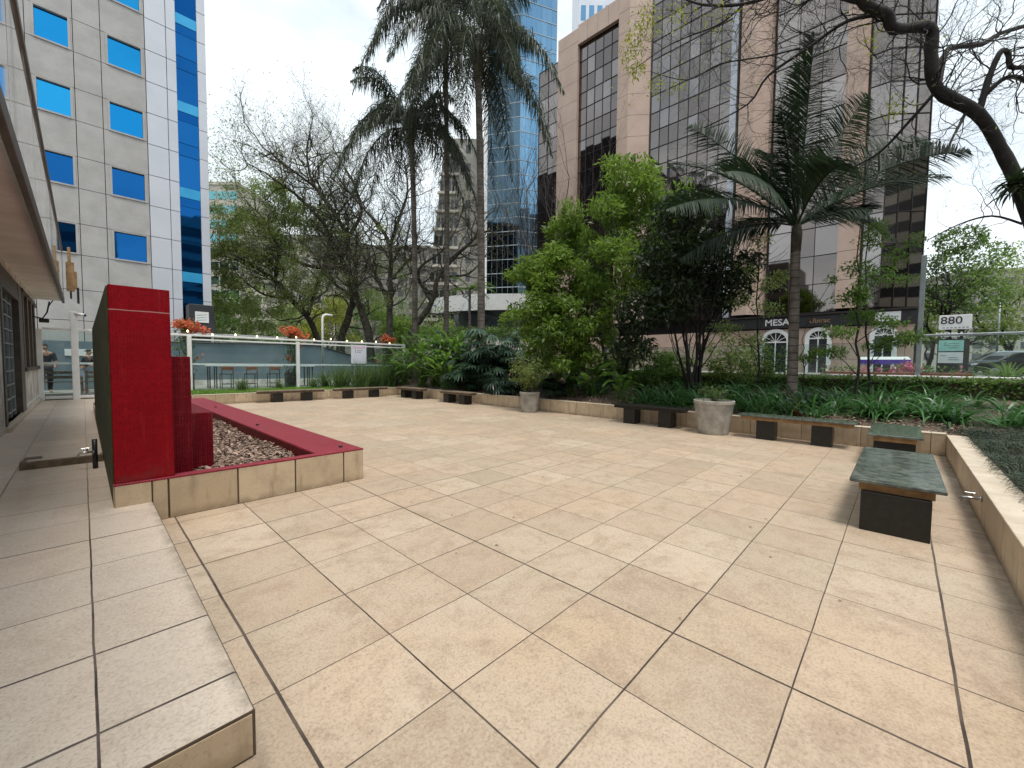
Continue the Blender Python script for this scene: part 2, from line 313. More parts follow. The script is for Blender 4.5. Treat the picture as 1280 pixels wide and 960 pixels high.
class MB:
    def __init__(s): s.v = []; s.f = []; s.r = []
    def add(s, vs, fs, r=None):
        b = len(s.v); s.v += [tuple(p) for p in vs]; s.f += [tuple(i+b for i in f) for f in fs]; s.r += [random.random() if r is None else r]*len(vs); return s
    def box(s, x0, x1, y0, y1, z0, z1, bev=0., r=None):
        if bev <= 0:
            v = [(x, y, z) for z in (z0, z1) for y in (y0, y1) for x in (x0, x1)]
            return s.add(v, [(0, 2, 3, 1), (4, 5, 7, 6), (0, 1, 5, 4), (2, 6, 7, 3), (0, 4, 6, 2), (1, 3, 7, 5)], r)
        b = bev; v = []
        for (sx, X) in ((1, x0), (-1, x1)):
            for (sy, Y) in ((1, y0), (-1, y1)):
                for (sz, Z) in ((1, z0), (-1, z1)):
                    v += [(X, Y+sy*b, Z+sz*b), (X+sx*b, Y, Z+sz*b), (X+sx*b, Y+sy*b, Z)]
        c = Vector(((x0+x1)/2, (y0+y1)/2, (z0+z1)/2)); fs = []
        idx = lambda i, j, k, a: ((i*2+j)*2+k)*3+a
        fs += [[idx(i, 0, 0, 0), idx(i, 1, 0, 0), idx(i, 1, 1, 0), idx(i, 0, 1, 0)] for i in (0, 1)]
        fs += [[idx(0, j, 0, 1), idx(1, j, 0, 1), idx(1, j, 1, 1), idx(0, j, 1, 1)] for j in (0, 1)]
        fs += [[idx(0, 0, k, 2), idx(1, 0, k, 2), idx(1, 1, k, 2), idx(0, 1, k, 2)] for k in (0, 1)]
        for i in (0, 1):
            for j in (0, 1): fs.append([idx(i, j, 0, 0), idx(i, j, 1, 0), idx(i, j, 1, 1), idx(i, j, 0, 1)])
            for k in (0, 1): fs.append([idx(i, 0, k, 0), idx(i, 1, k, 0), idx(i, 1, k, 2), idx(i, 0, k, 2)])
        for j in (0, 1):
            for k in (0, 1): fs.append([idx(0, j, k, 1), idx(1, j, k, 1), idx(1, j, k, 2), idx(0, j, k, 2)])
        for i in (0, 1):
            for j in (0, 1):
                for k in (0, 1): fs.append([idx(i, j, k, 0), idx(i, j, k, 1), idx(i, j, k, 2)])
        out = []
        for f in fs:
            P = [Vector(v[q]) for q in f]; nn = (P[1]-P[0]).cross(P[2]-P[0]); mid = sum(P, Vector())/len(P)
            out.append(tuple(f) if nn.dot(mid-c) > 0 else tuple(reversed(f)))
        return s.add(v, out, r)
    def quad(s, a, b, c, d, r=None): return s.add([a, b, c, d], [(0, 1, 2, 3)], r)
    def prism(s, poly, z0, z1, r=None):
        n = len(poly); v = [(x, y, z0) for x, y in poly]+[(x, y, z1) for x, y in poly]
        return s.add(v, [tuple(range(n-1, -1, -1)), tuple(range(n, 2*n))]+[(i, (i+1) % n, n+(i+1) % n, n+i) for i in range(n)], r)
    def tube(s, pts, rad, n=6, cap=True):
        pts = [Vector(p) for p in pts]
        if not hasattr(rad, '__len__'): rad = [rad]*len(pts)
        b = len(s.v); side = None
        for i, p in enumerate(pts):
            t = (pts[min(i+1, len(pts)-1)]-pts[max(i-1, 0)])
            if t.length < 1e-9: t = Vector((0, 0, 1))
            t.normalize()
            if side is None: side = t.orthogonal().normalized()
            else:
                side = side - t*side.dot(t)
                side = side.normalized() if side.length > 1e-6 else t.orthogonal().normalized()
            w = t.cross(side)
            for k in range(n):
                a = 2*PI*k/n; q = p + (side*math.cos(a)+w*math.sin(a))*rad[i]; s.v.append((q.x, q.y, q.z))
        rr = random.random(); s.r += [rr]*(len(pts)*n)
        for i in range(len(pts)-1):
            for k in range(n):
                a = b+i*n+k; c = b+i*n+(k+1) % n; s.f.append((a, c, c+n, a+n))
        if cap:
            s.f.append(tuple(b+k for k in range(n-1, -1, -1))); s.f.append(tuple(b+(len(pts)-1)*n+k for k in range(n)))
        return s
    def lathe(s, prof, n=28, c=(0, 0)):
        b = len(s.v)
        for r, z in prof:
            for k in range(n): a = 2*PI*k/n; s.v.append((c[0]+r*math.cos(a), c[1]+r*math.sin(a), z))
        s.r += [.5]*(len(prof)*n)
        for i in range(len(prof)-1):
            for k in range(n): s.f.append((b+i*n+k, b+i*n+(k+1) % n, b+(i+1)*n+(k+1) % n, b+(i+1)*n+k))
        return s
    def arr(s, V, Q, R):
        b = len(s.v); s.v += [tuple(p) for p in V.tolist()]; s.f += [tuple(int(i)+b for i in q) for q in Q.tolist()]; s.r += list(R); return s
    def build(s, name, mat, parent=None, smooth=False, loc=None):
        return link_mesh(name, s.v, s.f, mat, parent, s.r, smooth, loc)

def tag(o, label, cat, group=None):
    o['label'] = label; o['category'] = cat
    if group: o['group'] = group
    return o
def struct(o, kind='structure'): o['kind'] = kind; return o
def thing(name, label, cat, loc=(0, 0, 0), rz=0., group=None):
    o = bpy.data.objects.new(name, None); o.empty_display_size = .1; COL.objects.link(o); o.location = loc; o.rotation_euler = (0, 0, rz)
    return tag(o, label, cat, group)
def kids(o): return [c for c in list(COL.objects) if c.parent is o]
KID = {}
def dup(root, loc, rz=0., sc=1., label=None, group=None):
    r = root.copy(); COL.objects.link(r); r.location = loc; r.rotation_euler = (0, 0, rz); r.scale = (sc, sc, sc)
    if label: r['label'] = label
    if group: r['group'] = group
    if root not in KID:
        KID[root] = [(c, kids(c)) for c in kids(root)]
    for c, gs in KID[root]:
        d = c.copy(); COL.objects.link(d); d.parent = r
        for g in gs: e = g.copy(); COL.objects.link(e); e.parent = d
    return r
def text_mesh(name, body, size, mat, parent, origin, xdir, updir, bold=0., depth=.004):
    cu = bpy.data.curves.new(name, 'FONT'); cu.body = body; cu.size = size; cu.align_x = 'CENTER'; cu.align_y = 'CENTER'; cu.offset = bold; cu.extrude = depth
    tmp = bpy.data.objects.new(name, cu); COL.objects.link(tmp)
    me = bpy.data.meshes.new_from_object(tmp.evaluated_get(bpy.context.evaluated_depsgraph_get()))
    bpy.data.objects.remove(tmp); bpy.data.curves.remove(cu)
    x = Vector(xdir).normalized(); u = Vector(updir).normalized(); z = x.cross(u)
    me.transform(Matrix((x, u, z)).transposed().to_4x4()); me.materials.clear(); me.materials.append(mat)
    o = bpy.data.objects.new(name, me); COL.objects.link(o); o.parent = parent; o.location = origin; return o

# ------------------------------------------------------------------ foliage helpers
def unit(a): return a/np.maximum(np.linalg.norm(a, axis=-1, keepdims=True), 1e-9)
def leaves(P, size, aspect=.45, up=.3, hang=0., jitter=.35, dirs=None):
    """one folded four-cornered leaf at each point"""
    P = np.asarray(P, dtype=float); n = len(P)
    d = unit(rng.normal(size=(n, 3)) + np.array([0, 0, -hang])) if dirs is None else unit(dirs)
    nr = unit(rng.normal(size=(n, 3)) + np.array([0, 0, up*3]))
    s = unit(np.cross(d, nr)); nr = np.cross(s, d)
    L = (size*(1+jitter*(rng.random(n)*2-1)))[:, None]; W = L*aspect
    V = np.stack([P, P+d*L*.45+s*W*.5+nr*L*.08, P+d*L-nr*L*.08, P+d*L*.45-s*W*.5+nr*L*.08], 1).reshape(-1, 3)
    Q = np.arange(4*n).reshape(n, 4); r = np.repeat(rng.random(n), 4)
    return V, Q, r
def cat(parts):
    V = []; Q = []; R = []; b = 0
    for v, q, r in parts: V.append(v); Q.append(q+b); R.append(r); b += len(v)
    return np.concatenate(V), np.concatenate(Q), np.concatenate(R)
def blob(c, rad, n, shell=.55):
    d = unit(rng.normal(size=(n, 3))); q = (shell+(1-shell)*rng.random((n, 1)))**.7
    return np.asarray(c) + d*q*np.asarray(rad)
def strap(base, d0, L, W, droop, seg=5, up=(0, 0, 1)):
    """arching strap blades: arrays of base points, start directions, lengths"""
    n = len(base); base = np.asarray(base, float); d = unit(np.asarray(d0, float)); s = unit(np.cross(d, np.array(up))+rng.normal(size=(n, 3))*.15)
    L = np.asarray(L, float).reshape(-1, 1); p = base.copy(); rows = []
    for i in range(seg+1):
        t = i/seg; w = W*(1-t**2.2)*(.75+.5*math.sin(PI*min(1, t*1.3))) + W*.03
        rows.append(np.stack([p-s*w/2, p+s*w/2], 1))
        d = unit(d + np.array([0, 0, -1.])*np.asarray(droop).reshape(-1, 1)/seg*(.4+1.4*t)); p = p + d*L/seg
    V = np.stack(rows, 1).reshape(-1, 3)      # n,(seg+1),2
    k = np.arange(n)[:, None]*(seg+1)*2; i = np.arange(seg)[None, :]*2; b = (k+i).ravel()
    Q = np.stack([b, b+1, b+3, b+2], 1); R = np.repeat(rng.random(n), (seg+1)*2)
    return V, Q, R
def frond(P0, P1, P2, nl, ll, lw, droop=.5, fwd=.7, plume=.25, bare=.12, rr=.03, liftv=.25, face=None):
    """pinnate frond along a quadratic curve, leaflets in pairs"""
    P0, P1, P2 = [np.array(p, float) for p in (P0, P1, P2)]
    t = np.linspace(bare, 1, nl); a = (1-t)[:, None]; b = t[:, None]
    C = a*a*P0+2*a*b*P1+b*b*P2; T = unit(2*a*(P1-P0)+2*b*(P2-P1))
    S = unit(np.cross(T, np.array([0, 0, 1.]) if face is None else np.asarray(face, float))); S = np.where(np.abs(T[:, 2:3]) > .97, unit(S+np.array([.01, 0, 0])), S); N = np.cross(S, T)
    out = []
    prof = np.sin(PI*np.clip((t-bare)/(1-bare)*.86+.14, 0, 1))**.6
    for sg in (-1, 1):
        f = rng.normal(size=(nl, 3))*plume*.5
        D = T*fwd + S*sg + N*liftv*(1+plume*rng.normal(size=(nl, 1))) + f
        out.append(strap(C, D, ll*prof*(.85+.3*rng.random(nl)), lw, droop*(.7+.6*rng.random(nl)), 3, (0, 0, 1)))
    V, Q, R = cat(out)
    tt = np.linspace(0, 1, 9); pts = [((1-x)**2*P0+2*x*(1-x)*P1+x*x*P2) for x in tt]
    mb = MB(); mb.tube(pts, [rr*(1-.85*x)+.004 for x in tt], 5)
    v2 = np.array(mb.v); q2 = np.array([f for f in mb.f if len(f) == 4]); r2 = np.full(len(v2), .55)
    return cat([(V, Q, R), (v2, q2, r2)])

def grow(mb, tips, p, d, r, L, depth, P):
    """recursive limb: wiggling tapered tube that forks"""
    n = max(3, int(4+depth)); pts = [p.copy()]; rad = [r]; d = d.normalized(); r1 = r*P.get('taper', .62)
    sh = []
    for i in range(n):
        d = (d + Vector((random.gauss(0, 1), random.gauss(0, 1), random.gauss(0, 1)))*P['wig'] + Vector((0, 0, P['up']))).normalized()
        p = p + d*(L/n); pts.append(p.copy()); rad.append(r+(r1-r)*(i+1)/n)
        if depth > 0 and i >= 1 and i < n-1 and random.random() < P.get('side', .3): sh.append((p.copy(), d.copy(), rad[-1]))
    mb.tube(pts, rad, 7 if r > .08 else (5 if r > .025 else 3), cap=False)
    if depth <= P.get('leafdepth', 1): tips += pts[1:]
    if depth == 0: return
    for q, dd, rr in sh:
        nd = (dd + dd.orthogonal().normalized().lerp(Vector((random.gauss(0, 1), random.gauss(0, 1), random.gauss(0, .6))), .8)*P['fork']*1.2).normalized()
        grow(mb, tips, q, nd, rr*.5, L*P['len']*.8, max(0, depth-2), P)
    k = P.get('kids', 2) + (1 if random.random() < .35 else 0)
    for j in range(k):
        nd = (d + Vector((random.gauss(0, 1), random.gauss(0, 1), random.gauss(0, .7)))*P['fork']).normalized()
        grow(mb, tips, p, nd, r1*(.92 if j == 0 else .68), L*P['len']*random.uniform(.8, 1.15), depth-1, P)
def tree(name, label, base, stems, P, bark, leafm=None, nleaf=3000, lsize=.3, hang=.3, spread=.35, group=None, clusters=None, aspect=.45):
    """stems: list of (offset, direction, radius, length, depth)"""
    root = thing(name, label, 'tree', base, 0, group)
    mb = MB(); tips = []
    for off, d, r, L, dep in stems: grow(mb, tips, Vector(off), Vector(d), r, L, dep, P)
    mb.build('trunk', bark, root, True)
    if leafm is not None:
        parts = []
        if nleaf and tips:
            T = np.array([tuple(t) for t in tips]); T = T[rng.integers(0, len(T), nleaf)] + rng.normal(size=(nleaf, 3))*spread
            parts.append(leaves(T, lsize, aspect, .3, hang))
        for c, rad, n in (clusters or []): parts.append(leaves(blob(c, rad, n), lsize, aspect, .35, hang))
        V, Q, R = cat(parts); link_mesh('crown', V, Q, leafm, root, R)
    return root
# ================================================================== THE SETTING
ST = 1.3     # street level beyond the sunken plaza
struct(MB().box(-900, 900, -900, 900, -1., -.06).build('ground', M['asphalt']))
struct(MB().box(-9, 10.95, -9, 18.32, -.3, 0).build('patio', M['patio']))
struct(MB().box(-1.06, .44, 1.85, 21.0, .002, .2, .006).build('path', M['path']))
struct(MB().box(-6, 2.6, 18.32, 21., -.2, .18).build('path_corner', M['path']))
mb = MB(); mb.box(.436, .444, 1.846, 5.33, .0, .192); mb.build('path_edge_joint', M['wall_dirt'])['kind'] = 'structure'
struct(MB().box(-1.06, .4445, 1.8445, 1.8495, .001, .194).build('riser_joint', M['wall_dirt'])); struct(MB().box(-1.06, .432, 1.838, 1.844, .012, .183).build('step_riser', M['wall_tile']))
# street block, pavement, road, planter bed
struct(MB().box(17.35, 800, -800, 800, -.3, ST-.12).build('road', M['asphalt']))
struct(MB().box(17.36, 21.5, -60, 16, ST-.3, ST).build('pavement', M['pave']))
struct(MB().box(27.2, 30.6, -60, 60, ST-.3, ST+.004).build('sidewalk', M['pave']))
# sloping bed behind the patio wall
def bed_z(x, y): return .34 + .75*max(0, min(1, (x-11.2)/5.5)) + .04*math.sin(3.1*x)*math.cos(2.3*y)
gx = np.linspace(11.1, 17.3, 28); gy = np.linspace(-12, 21.0, 90)
V = [(x, y, bed_z(x, y)) for y in gy for x in gx]; nx = len(gx)
Q = [(j*nx+i, j*nx+i+1, (j+1)*nx+i+1, (j+1)*nx+i) for j in range(len(gy)-1) for i in range(nx-1)]
struct(link_mesh('soil', V, Q, M['mulch_floor'], None, None, True))
struct(MB().box(2.6, 11.1, 18.5, 21., .1, .36).build('lawn_ground', M['lawn_base']))
struct(MB().box(-3, 11.1, -6., -.9, .0, .33).build('bed_ground', M['soil']))
struct(MB().box(-6, 17.2, 21.02, 27.5, -.2, .36).build('terrace_floor', M['pave']))
struct(MB().box(-60, 17.3, 27.5, 300, -.3, .5).build('pavement_far', M['pave']))

# ------------------------------------------------------------------ planter walls of the patio
def tiled_wall(name, label, a0, a1, along, face, depth, h, step, off=0., sgn=1):
    """low wall: core, front tiles, cap tiles.  along 'x' or 'y'; face = coordinate of the visible face; depth goes away from the patio"""
    root = thing(name, label, 'low wall')
    core = MB(); fr = MB(); cp = MB(); f0, f1 = sorted((face+sgn*.014, face+sgn*(depth-.004)))
    def bx(m, s0, s1, u0, u1, z0, z1, b=0.):
        u0, u1 = sorted((u0, u1))
        if along == 'x': m.box(s0, s1, u0, u1, z0, z1, b)
        else: m.box(u0, u1, s0, s1, z0, z1, b)
    bx(core, a0, a1, f0, f1, -.05, h-.014); core.build('core', M['wall_dirt'], root)
    s = a0+off-step if off else a0
    while s < a1:
        e = min(a1, s+step); b = max(a0, s)
        if e-b > .03:
            bx(fr, b+.004, e-.004, face+random.uniform(-.001, .001), face+sgn*.018, .006, h-.012, .003)
            bx(cp, b+.003, e-.003, face-sgn*.006, face+sgn*depth, h-.016, h+random.uniform(0, .002), .004)
        s += step
    fr.build('facing_tiles', M['wall_tile'], root); cp.build('cap_tiles', M['cap_tile'], root)
    return root
tiled_wall('planter_wall', 'long low beige tiled wall edging the planting bed behind the flowerpots', -.66, 18.3, 'y', 10.93, .22, .41, .5, .2)
tiled_wall('planter_wall', 'low beige tiled wall with a small tap on its face beside the front bench', -3.0, 10.925, 'x', -.66, .26, .40, .6, .35, -1)
tiled_wall('planter_wall', 'low beige tiled wall edging the lawn in front of the glass fence', 2.64, 10.925, 'x', 18.3, .2, .37, .6, .1)

# ------------------------------------------------------------------ red mosaic planter
pl = thing('mosaic_planter', 'long raised planter with beige tiled front, red mosaic rim and stepped red slabs', 'planter')
mb = MB()
for x0, x1 in ((.17, .437), (.443, .56), (.57, 1.16), (1.17, 1.76), (1.77, 2.36), (2.37, 2.64)):
    mb.box(x0+.003, x1-.003, 5.335, 5.352, .004, .405, .003)
for k in range(18):
    mb.box(2.624, 2.642, 5.356+k*.6, 5.35+(k+1)*.6-.004, .004, .405, .003)
    mb.box(.165, .182, 5.356+k*.6, 5.35+(k+1)*.6-.004, .2, .405, .003)
mb.build('facing_tiles', M['wall_tile'], pl)
mb = MB(); mb.box(.178, 2.628, 5.348, 5.46, 0, .404); mb.box(2.05, 2.628, 5.46, 16.1, 0, .404); mb.box(.178, 2.05, 15.7, 16.1, 0, .404); mb.box(.178, .3, 5.46, 15.7, 0, .404); mb.build('core', M['wall_dirt'], pl)
mb = MB(); mb.box(.166, 2.643, 5.333, 5.46, .405, .423, .003); mb.box(2.052, 2.643, 5.4605, 16.1, .405, .4225, .003); mb.box(.166, 2.052, 15.7, 16.1, .405, .4215, .003)
mb.build('rim', M['red_rim'], pl)
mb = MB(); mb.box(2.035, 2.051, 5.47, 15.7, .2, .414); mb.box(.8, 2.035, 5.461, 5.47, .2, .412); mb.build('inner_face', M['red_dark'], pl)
o = MB().box(.175, .62, 5.365, 13.6, .423, 2.31, .004).build('tall_slab', M['red'], pl)
o = MB().box(.164, .1745, 5.42, 13.59, .21, 2.30).build('mossy_side', M['moss'], pl); o['label'] = 'side face gone dark green with moss'
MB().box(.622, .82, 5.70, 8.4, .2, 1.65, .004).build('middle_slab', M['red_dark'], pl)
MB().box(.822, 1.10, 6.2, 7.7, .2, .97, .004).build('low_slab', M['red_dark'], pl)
for (x, y) in ((2.45, 5.62), (2.2, 8.6), (2.3, 12.6)):
    MB().lathe([(0, .4225), (.026, .4226), (.026, .442), (.014, .452), (0, .453)], 12, (x, y)).build('drain_knob', M['blackmetal'], pl)
gx = np.linspace(.3, 2.036, 16); gy = np.linspace(5.46, 15.7, 60)
V = [(x, y, .27+.035*math.sin(3*x+1)*math.sin(2*y)+random.uniform(-.008, .008)) for y in gy for x in gx]
Q = [(j*16+i, j*16+i+1, (j+1)*16+i+1, (j+1)*16+i) for j in range(59) for i in range(15)]
struct(link_mesh('mulch_bed', V, Q, M['mulch_floor'], None, None, True))
def chips(name, x0, x1, y0, y1, zf, n, size):
    P = np.stack([rng.uniform(x0, x1, n), rng.uniform(y0, y1, n), np.zeros(n)], 1)
    P[:, 2] = [zf(x, y)+random.uniform(.004, .03) for x, y in P[:, :2]]
    d = rng.normal(size=(n, 3)); d[:, 2] *= .22
    V, Q, R = leaves(P, size, .38, 2.5, 0, .6, d); return struct(link_mesh(name, V, Q, M['chip'], None, R), 'stuff')
chips('bark_mulch', .85, 2.03, 5.48, 12., lambda x, y: .27+.035*math.sin(3*x+1)*math.sin(2*y), 6500, .075)
chips('leaf_litter', 11.15, 12.6, -1, 14, bed_z, 5200, .085)

n = 85; P = np.stack([rng.uniform(.7, 10.6, n), rng.uniform(-.4, 12, n), np.full(n, .006)], 1); d = rng.normal(size=(n, 3)); d[:, 2] *= .1
V, Q, R = leaves(P, .035, .45, 4., 0, .6, d); struct(link_mesh('fallen_leaves', V, Q, M['chip'], None, R*.5), 'stuff')
# kerb box with drain and tap pipe by the red slab
kb = thing('drain_kerb', 'small raised tiled kerb around a drain at the foot of the mossy slab', 'kerb', (-.23, 8.05, .2))
mb = MB(); mb.box(-.36, .39, -.09, .09, 0, .095, .006); mb.box(-.36, -.20, .092, .62, 0, .05, .006); mb.build('tiled_edge', M['old_wood'], kb)
mb = MB(); mb.box(-.30, .36, -.05, .07, .0955, .10, .003); mb.build('top', M['cap_tile'], kb)
def tap(label, loc, rz):
    t = thing('water_tap', label, 'tap', loc, rz)      # spout points along local +x
    MB().tube([(0, 0, 0), (.02, 0, 0)], .028, 14).build('flange', M['steel'], t, True)
    MB().tube([(.02, 0, 0), (.10, 0, .0), (.135, 0, -.006), (.15, 0, -.03), (.152, 0, -.05)], [.013, .014, .013, .012, .012], 10).build('spout', M['steel'], t, True)
    mb = MB(); mb.tube([(.07, 0, .0), (.07, 0, .045)], .008, 8); mb.box(.045, .125, -.008, .008, .045, .056, .003); mb.build('lever', M['steel'], t)
    return t
tap('small steel garden tap on the low wall beside the front bench', (6.35, -.66, .27), PI/2)
t = tap('steel tap on a short dark pipe at the foot of the mossy slab', (.075, 7.5, .42), PI)
MB().tube([(.0, 0, .16), (.0, 0, -.22)], .026, 10).build('pipe', M['blackmetal'], t, True)

# ------------------------------------------------------------------ benches (local x is the long axis)
def bench(label, loc, rz, L, W, top=.48, slab='granite', beam='beam', leg=.36, legw=.5, gap=None):
    b = thing('stone_bench', label, 'bench', loc, rz, 'stone benches around the patio')
    MB().box(-L/2, L/2, -W/2, W/2, top-.035, top, .006).build('seat', M[slab], b)
    MB().box(-L/2+.06, L/2-.06, -W/2+.07, W/2-.07, top-.115, top-.036, .004).build('beam', M[beam], b)
    g = gap or L*.29
    for s in (-1, 1): MB().box(s*g-leg/2, s*g+leg/2, -legw/2, legw/2, 0, top-.116, .005).build('leg', M['granite_leg'], b)
    return b
bench('polished dark green granite bench nearest the camera with ochre beam beneath', (6.42, -.01, 0), 0, 2.25, .68, .505, gap=.93, legw=.5)
bench('granite bench end-on against the corner wall behind the front bench', (9.85, .03, 0), 0, 1.9, .66, .53, gap=.7, legw=.5)
bench('long granite bench beside the large flowerpot with two block legs', (10.52, 1.62, 0), PI/2, 2.1, .5, .53, gap=.5, leg=.34, legw=.36)
bench('dark granite bench between the large pot and the broad-leaved plants', (10.56, 4.9, 0), PI/2, 2.05, .5, .53, slab='granite_leg', beam='granite_leg', gap=.5, leg=.34, legw=.36)
bench('weathered bench in front of the glossy cut-leaf plants left of the small pot', (10.45, 13.0, 0), PI/2, 2.0, .5, .48, 'old_wood', 'old_wood', gap=.5, leg=.34, legw=.4)
bench('weathered bench under the tall broad-leaved clump near the far corner', (10.4, 16.25, 0), PI/2, 2.0, .5, .48, 'old_wood', 'old_wood', gap=.45, leg=.34, legw=.4)
bench('weathered bench in front of the tall grass clumps by the far wall', (8.75, 17.85, 0), 0, 2.6, .42, .46, 'old_wood', 'old_wood', gap=.62, leg=.36, legw=.36)
bench('weathered bench on the lawn edge in front of the bar stools', (5.85, 17.95, 0), 0, 2.6, .42, .46, 'old_wood', 'old_wood', gap=.56, leg=.36, legw=.36)

# ------------------------------------------------------------------ flowerpots
def pot(label, x, y, r0, r1, h):
    p = thing('flower_pot', label, 'flowerpot', (x, y, 0), 0, 'concrete flowerpots')
    w = .035
    MB().lathe([(0, 0), (r0, 0), (r0+.012, .03), (r1-.02, h-.09), (r1, h-.075), (r1, h-.012), (r1-.01, h), (r1-w, h), (r1-w-.01, h-.07), (0, h-.072)], 40).build('pot', M['concrete'], p, False)
    MB().lathe([(0, h-.068), (r1-w-.012, h-.068)], 24).build('earth', M['soil'], p)
    return p
pot('tapered grey concrete flowerpot holding a feathery shrub by the low wall', 10.42, 9.08, .27, .345, .68)
pot('large weathered concrete flowerpot standing between two granite benches', 10.42, 3.22, .33, .45, .80)
def potshrub(name, label, base, n, h, spread, lsz, nl, leafm, stem=.009, fall=.3):
    root = thing(name, label, 'potted plant', base); mb = MB(); tips = []
    for k in range(n):
        a = random.uniform(0, 2*PI); s = random.uniform(.2, 1)*spread; pts = []; hh = h*random.uniform(.55, 1.1)
        for i in range(7):
            t = i/6; pts.append((math.cos(a)*s*t**1.4+random.gauss(0, .012), math.sin(a)*s*t**1.4+random.gauss(0, .012), hh*t-fall*h*t**3*s))
        mb.tube(pts, [stem*(1-.7*i/6) for i in range(7)], 4, False); tips += pts[2:]
    mb.build('stems', M['bark_gray'], root)
    T = np.array(tips); T = T[rng.integers(0, len(T), nl)]+rng.normal(size=(nl, 3))*.07
    V, Q, R = leaves(T, lsz, .28, .3, .25); link_mesh('foliage', V, Q, M[leafm], root, R); return root
potshrub('feathery_shrub', 'feathery olive green shrub growing in the tapered concrete pot', (10.42, 9.08, .6), 26, 1.35, .85, .11, 1900, 'L_sage')
potshrub('trailing_plant', 'low thin-stemmed plant sprouting from the large concrete flowerpot', (10.42, 3.22, .72), 16, .42, .42, .08, 260, 'L_mid')

# ------------------------------------------------------------------ left building: long low house with deep canopy
hs = thing('low_house', 'single-storey building with deep board soffit along the left path', 'building')
X = -1.05
mb = MB(); mb.box(-8, X-.25, -9, 21.2, -.1, 3.6); mb.box(X-.26, X, -9, 12.3, .2, 3.6); mb.box(X-.26, X, 12.3, 21, 3.42, 3.6); mb.box(X-.26, X, 16.3, 21.0, .2, 1.28)
mb.build('wall', M['white_dirty'], hs)
MB().box(X-.02, X+.07, 12.2, 20.99, .2, .30, .008).build('plinth', M['cap_tile'], hs)
mb = MB()
for k in range(30):
    y0 = -9+k*1.0
    mb.box(X-.3, -.42, y0+.006, y0+.994, 3.60, 3.625, .003)
mb.build('soffit', M['soffit'], hs)
MB().box(X-.3, -.45, -9, 21.0, 3.63, 3.78).build('roof_slab', M['brown'], hs)
mb = MB(); mb.box(-.435, -.375, -9, 20.9, 3.52, 3.70, .006); mb.build('gutter', M['brown'], hs)
for k in range(10):
    y0 = -9+k*3.0; f = MB().box(-.412, -.396, y0+.02, min(20.8, y0+2.98), 3.72, 5.28).build('balustrade_pane', M['rail_glass'], hs)
    f['label'] = 'streaky glass balustrade panel above the canopy edge'
mb = MB(); mb.box(-.435, -.372, -9, 20.9, 5.28, 5.40, .006); mb.box(-.42, -.39, 20.8, 20.86, 3.70, 5.28); mb.build('top_rail', M['brown'], hs)
# sliding door with horizontal bars
d = MB(); d.box(X-.12, X+.02, 12.3, 12.55, .3, 3.42); d.box(X-.12, X+.02, 15.45, 16.3, .3, 3.42); d.box(X-.12, X+.015, 12.55, 15.45, 3.0, 3.42)
door = d.build('door', M['brown'], hs)
MB().box(X-.10, X-.085, 12.55, 15.45, .3, 3.0).build('pane', M['dark_glass'], door)
mb = MB()
for k in range(9): mb.box(X-.08, X-.055, 12.56, 14.9, .42+k*.3, .45+k*.3)
for k in range(4): mb.box(X-.084, X-.05, 12.6+k*.75, 12.64+k*.75, .31, 2.99)
mb.build('bars', M['galv'], door)
w = MB()
for y0 in (16.3, 17.55, 18.75, 19.9): w.box(X-.1, X+.03, y0, y0+.28, 1.38, 3.42)
w.box(X-.1, X+.06, 16.3, 20.99, 1.28, 1.379)
w.box(X-.1, X+.03, 16.3, 20.99, 3.30, 3.42)
win = w.build('window', M['brown'], hs)
MB().box(X-.09, X-.08, 16.5, 20.95, 1.38, 3.3).build('pane', M['tan'], win)
mb = MB()
for y0 in (16.62, 17.85, 19.05, 20.2): MB().box(X-.06, X+.0, y0, y0+.07, 1.40, 3.29).build('sash', M['white_dirty'], win)
MB().box(X-.001, X+.004, 16.3, 20.98, .34, .42).build('skirting_band', M['white'], hs)
wl = thing('wall_lamp', 'dark branching bracket on the wall under the canopy end', 'wall lamp', (X, 19.9, 2.95))
mb = MB(); mb.tube([(0, 0, 0), (.2, .0, -.05), (.3, 0, .15), (.36, 0, .5)], .02, 6); mb.tube([(.33, 0, .33), (.44, .05, .56)], .014, 6); mb.box(.12, .34, -.08, .08, -.18, -.06, .02); mb.build('bracket', M['blackmetal'], wl)
# signboard-like lantern, post and camera at the end of the path
la = thing('wooden_lantern', 'tall ochre wooden ornament hung above the white post', 'ornament', (-.22, 20.9, 3.7))
o = la
mb = MB(); mb.box(-.10, .10, -.03, .03, .25, 1.25, .01); mb.box(-.05, .03, -.035, .035, 1.25, 1.75, .01); mb.box(.08, .16, -.02, .02, .35, .95, .01); mb.build('boards', M['beam'], la)
mb = MB(); mb.tube([(0, 0, 0), (0, 0, .26)], .025, 8); mb.tube([(.17, 0, -.15), (.17, 0, .4)], .03, 8); mb.build('hanger', M['blackmetal'], la)
cc = thing('security_camera', 'small white and blue security camera on the tall white post', 'camera', (-.08, 20.86, 3.18))
mb = MB(); mb.tube([(0, 0, 0), (.16, -.08, -.03)], .055, 12); mb.build('housing', M['white'], cc, True)
mb = MB(); mb.tube([(.16, -.08, -.03), (.19, -.095, -.035)], .045, 12); mb.build('lens', M['bluedark'], cc, True)
mb = MB(); mb.tube([(-.08, 0.04, .02), (0, 0, 0)], .018, 6); mb.build('bracket', M['galv'], cc)

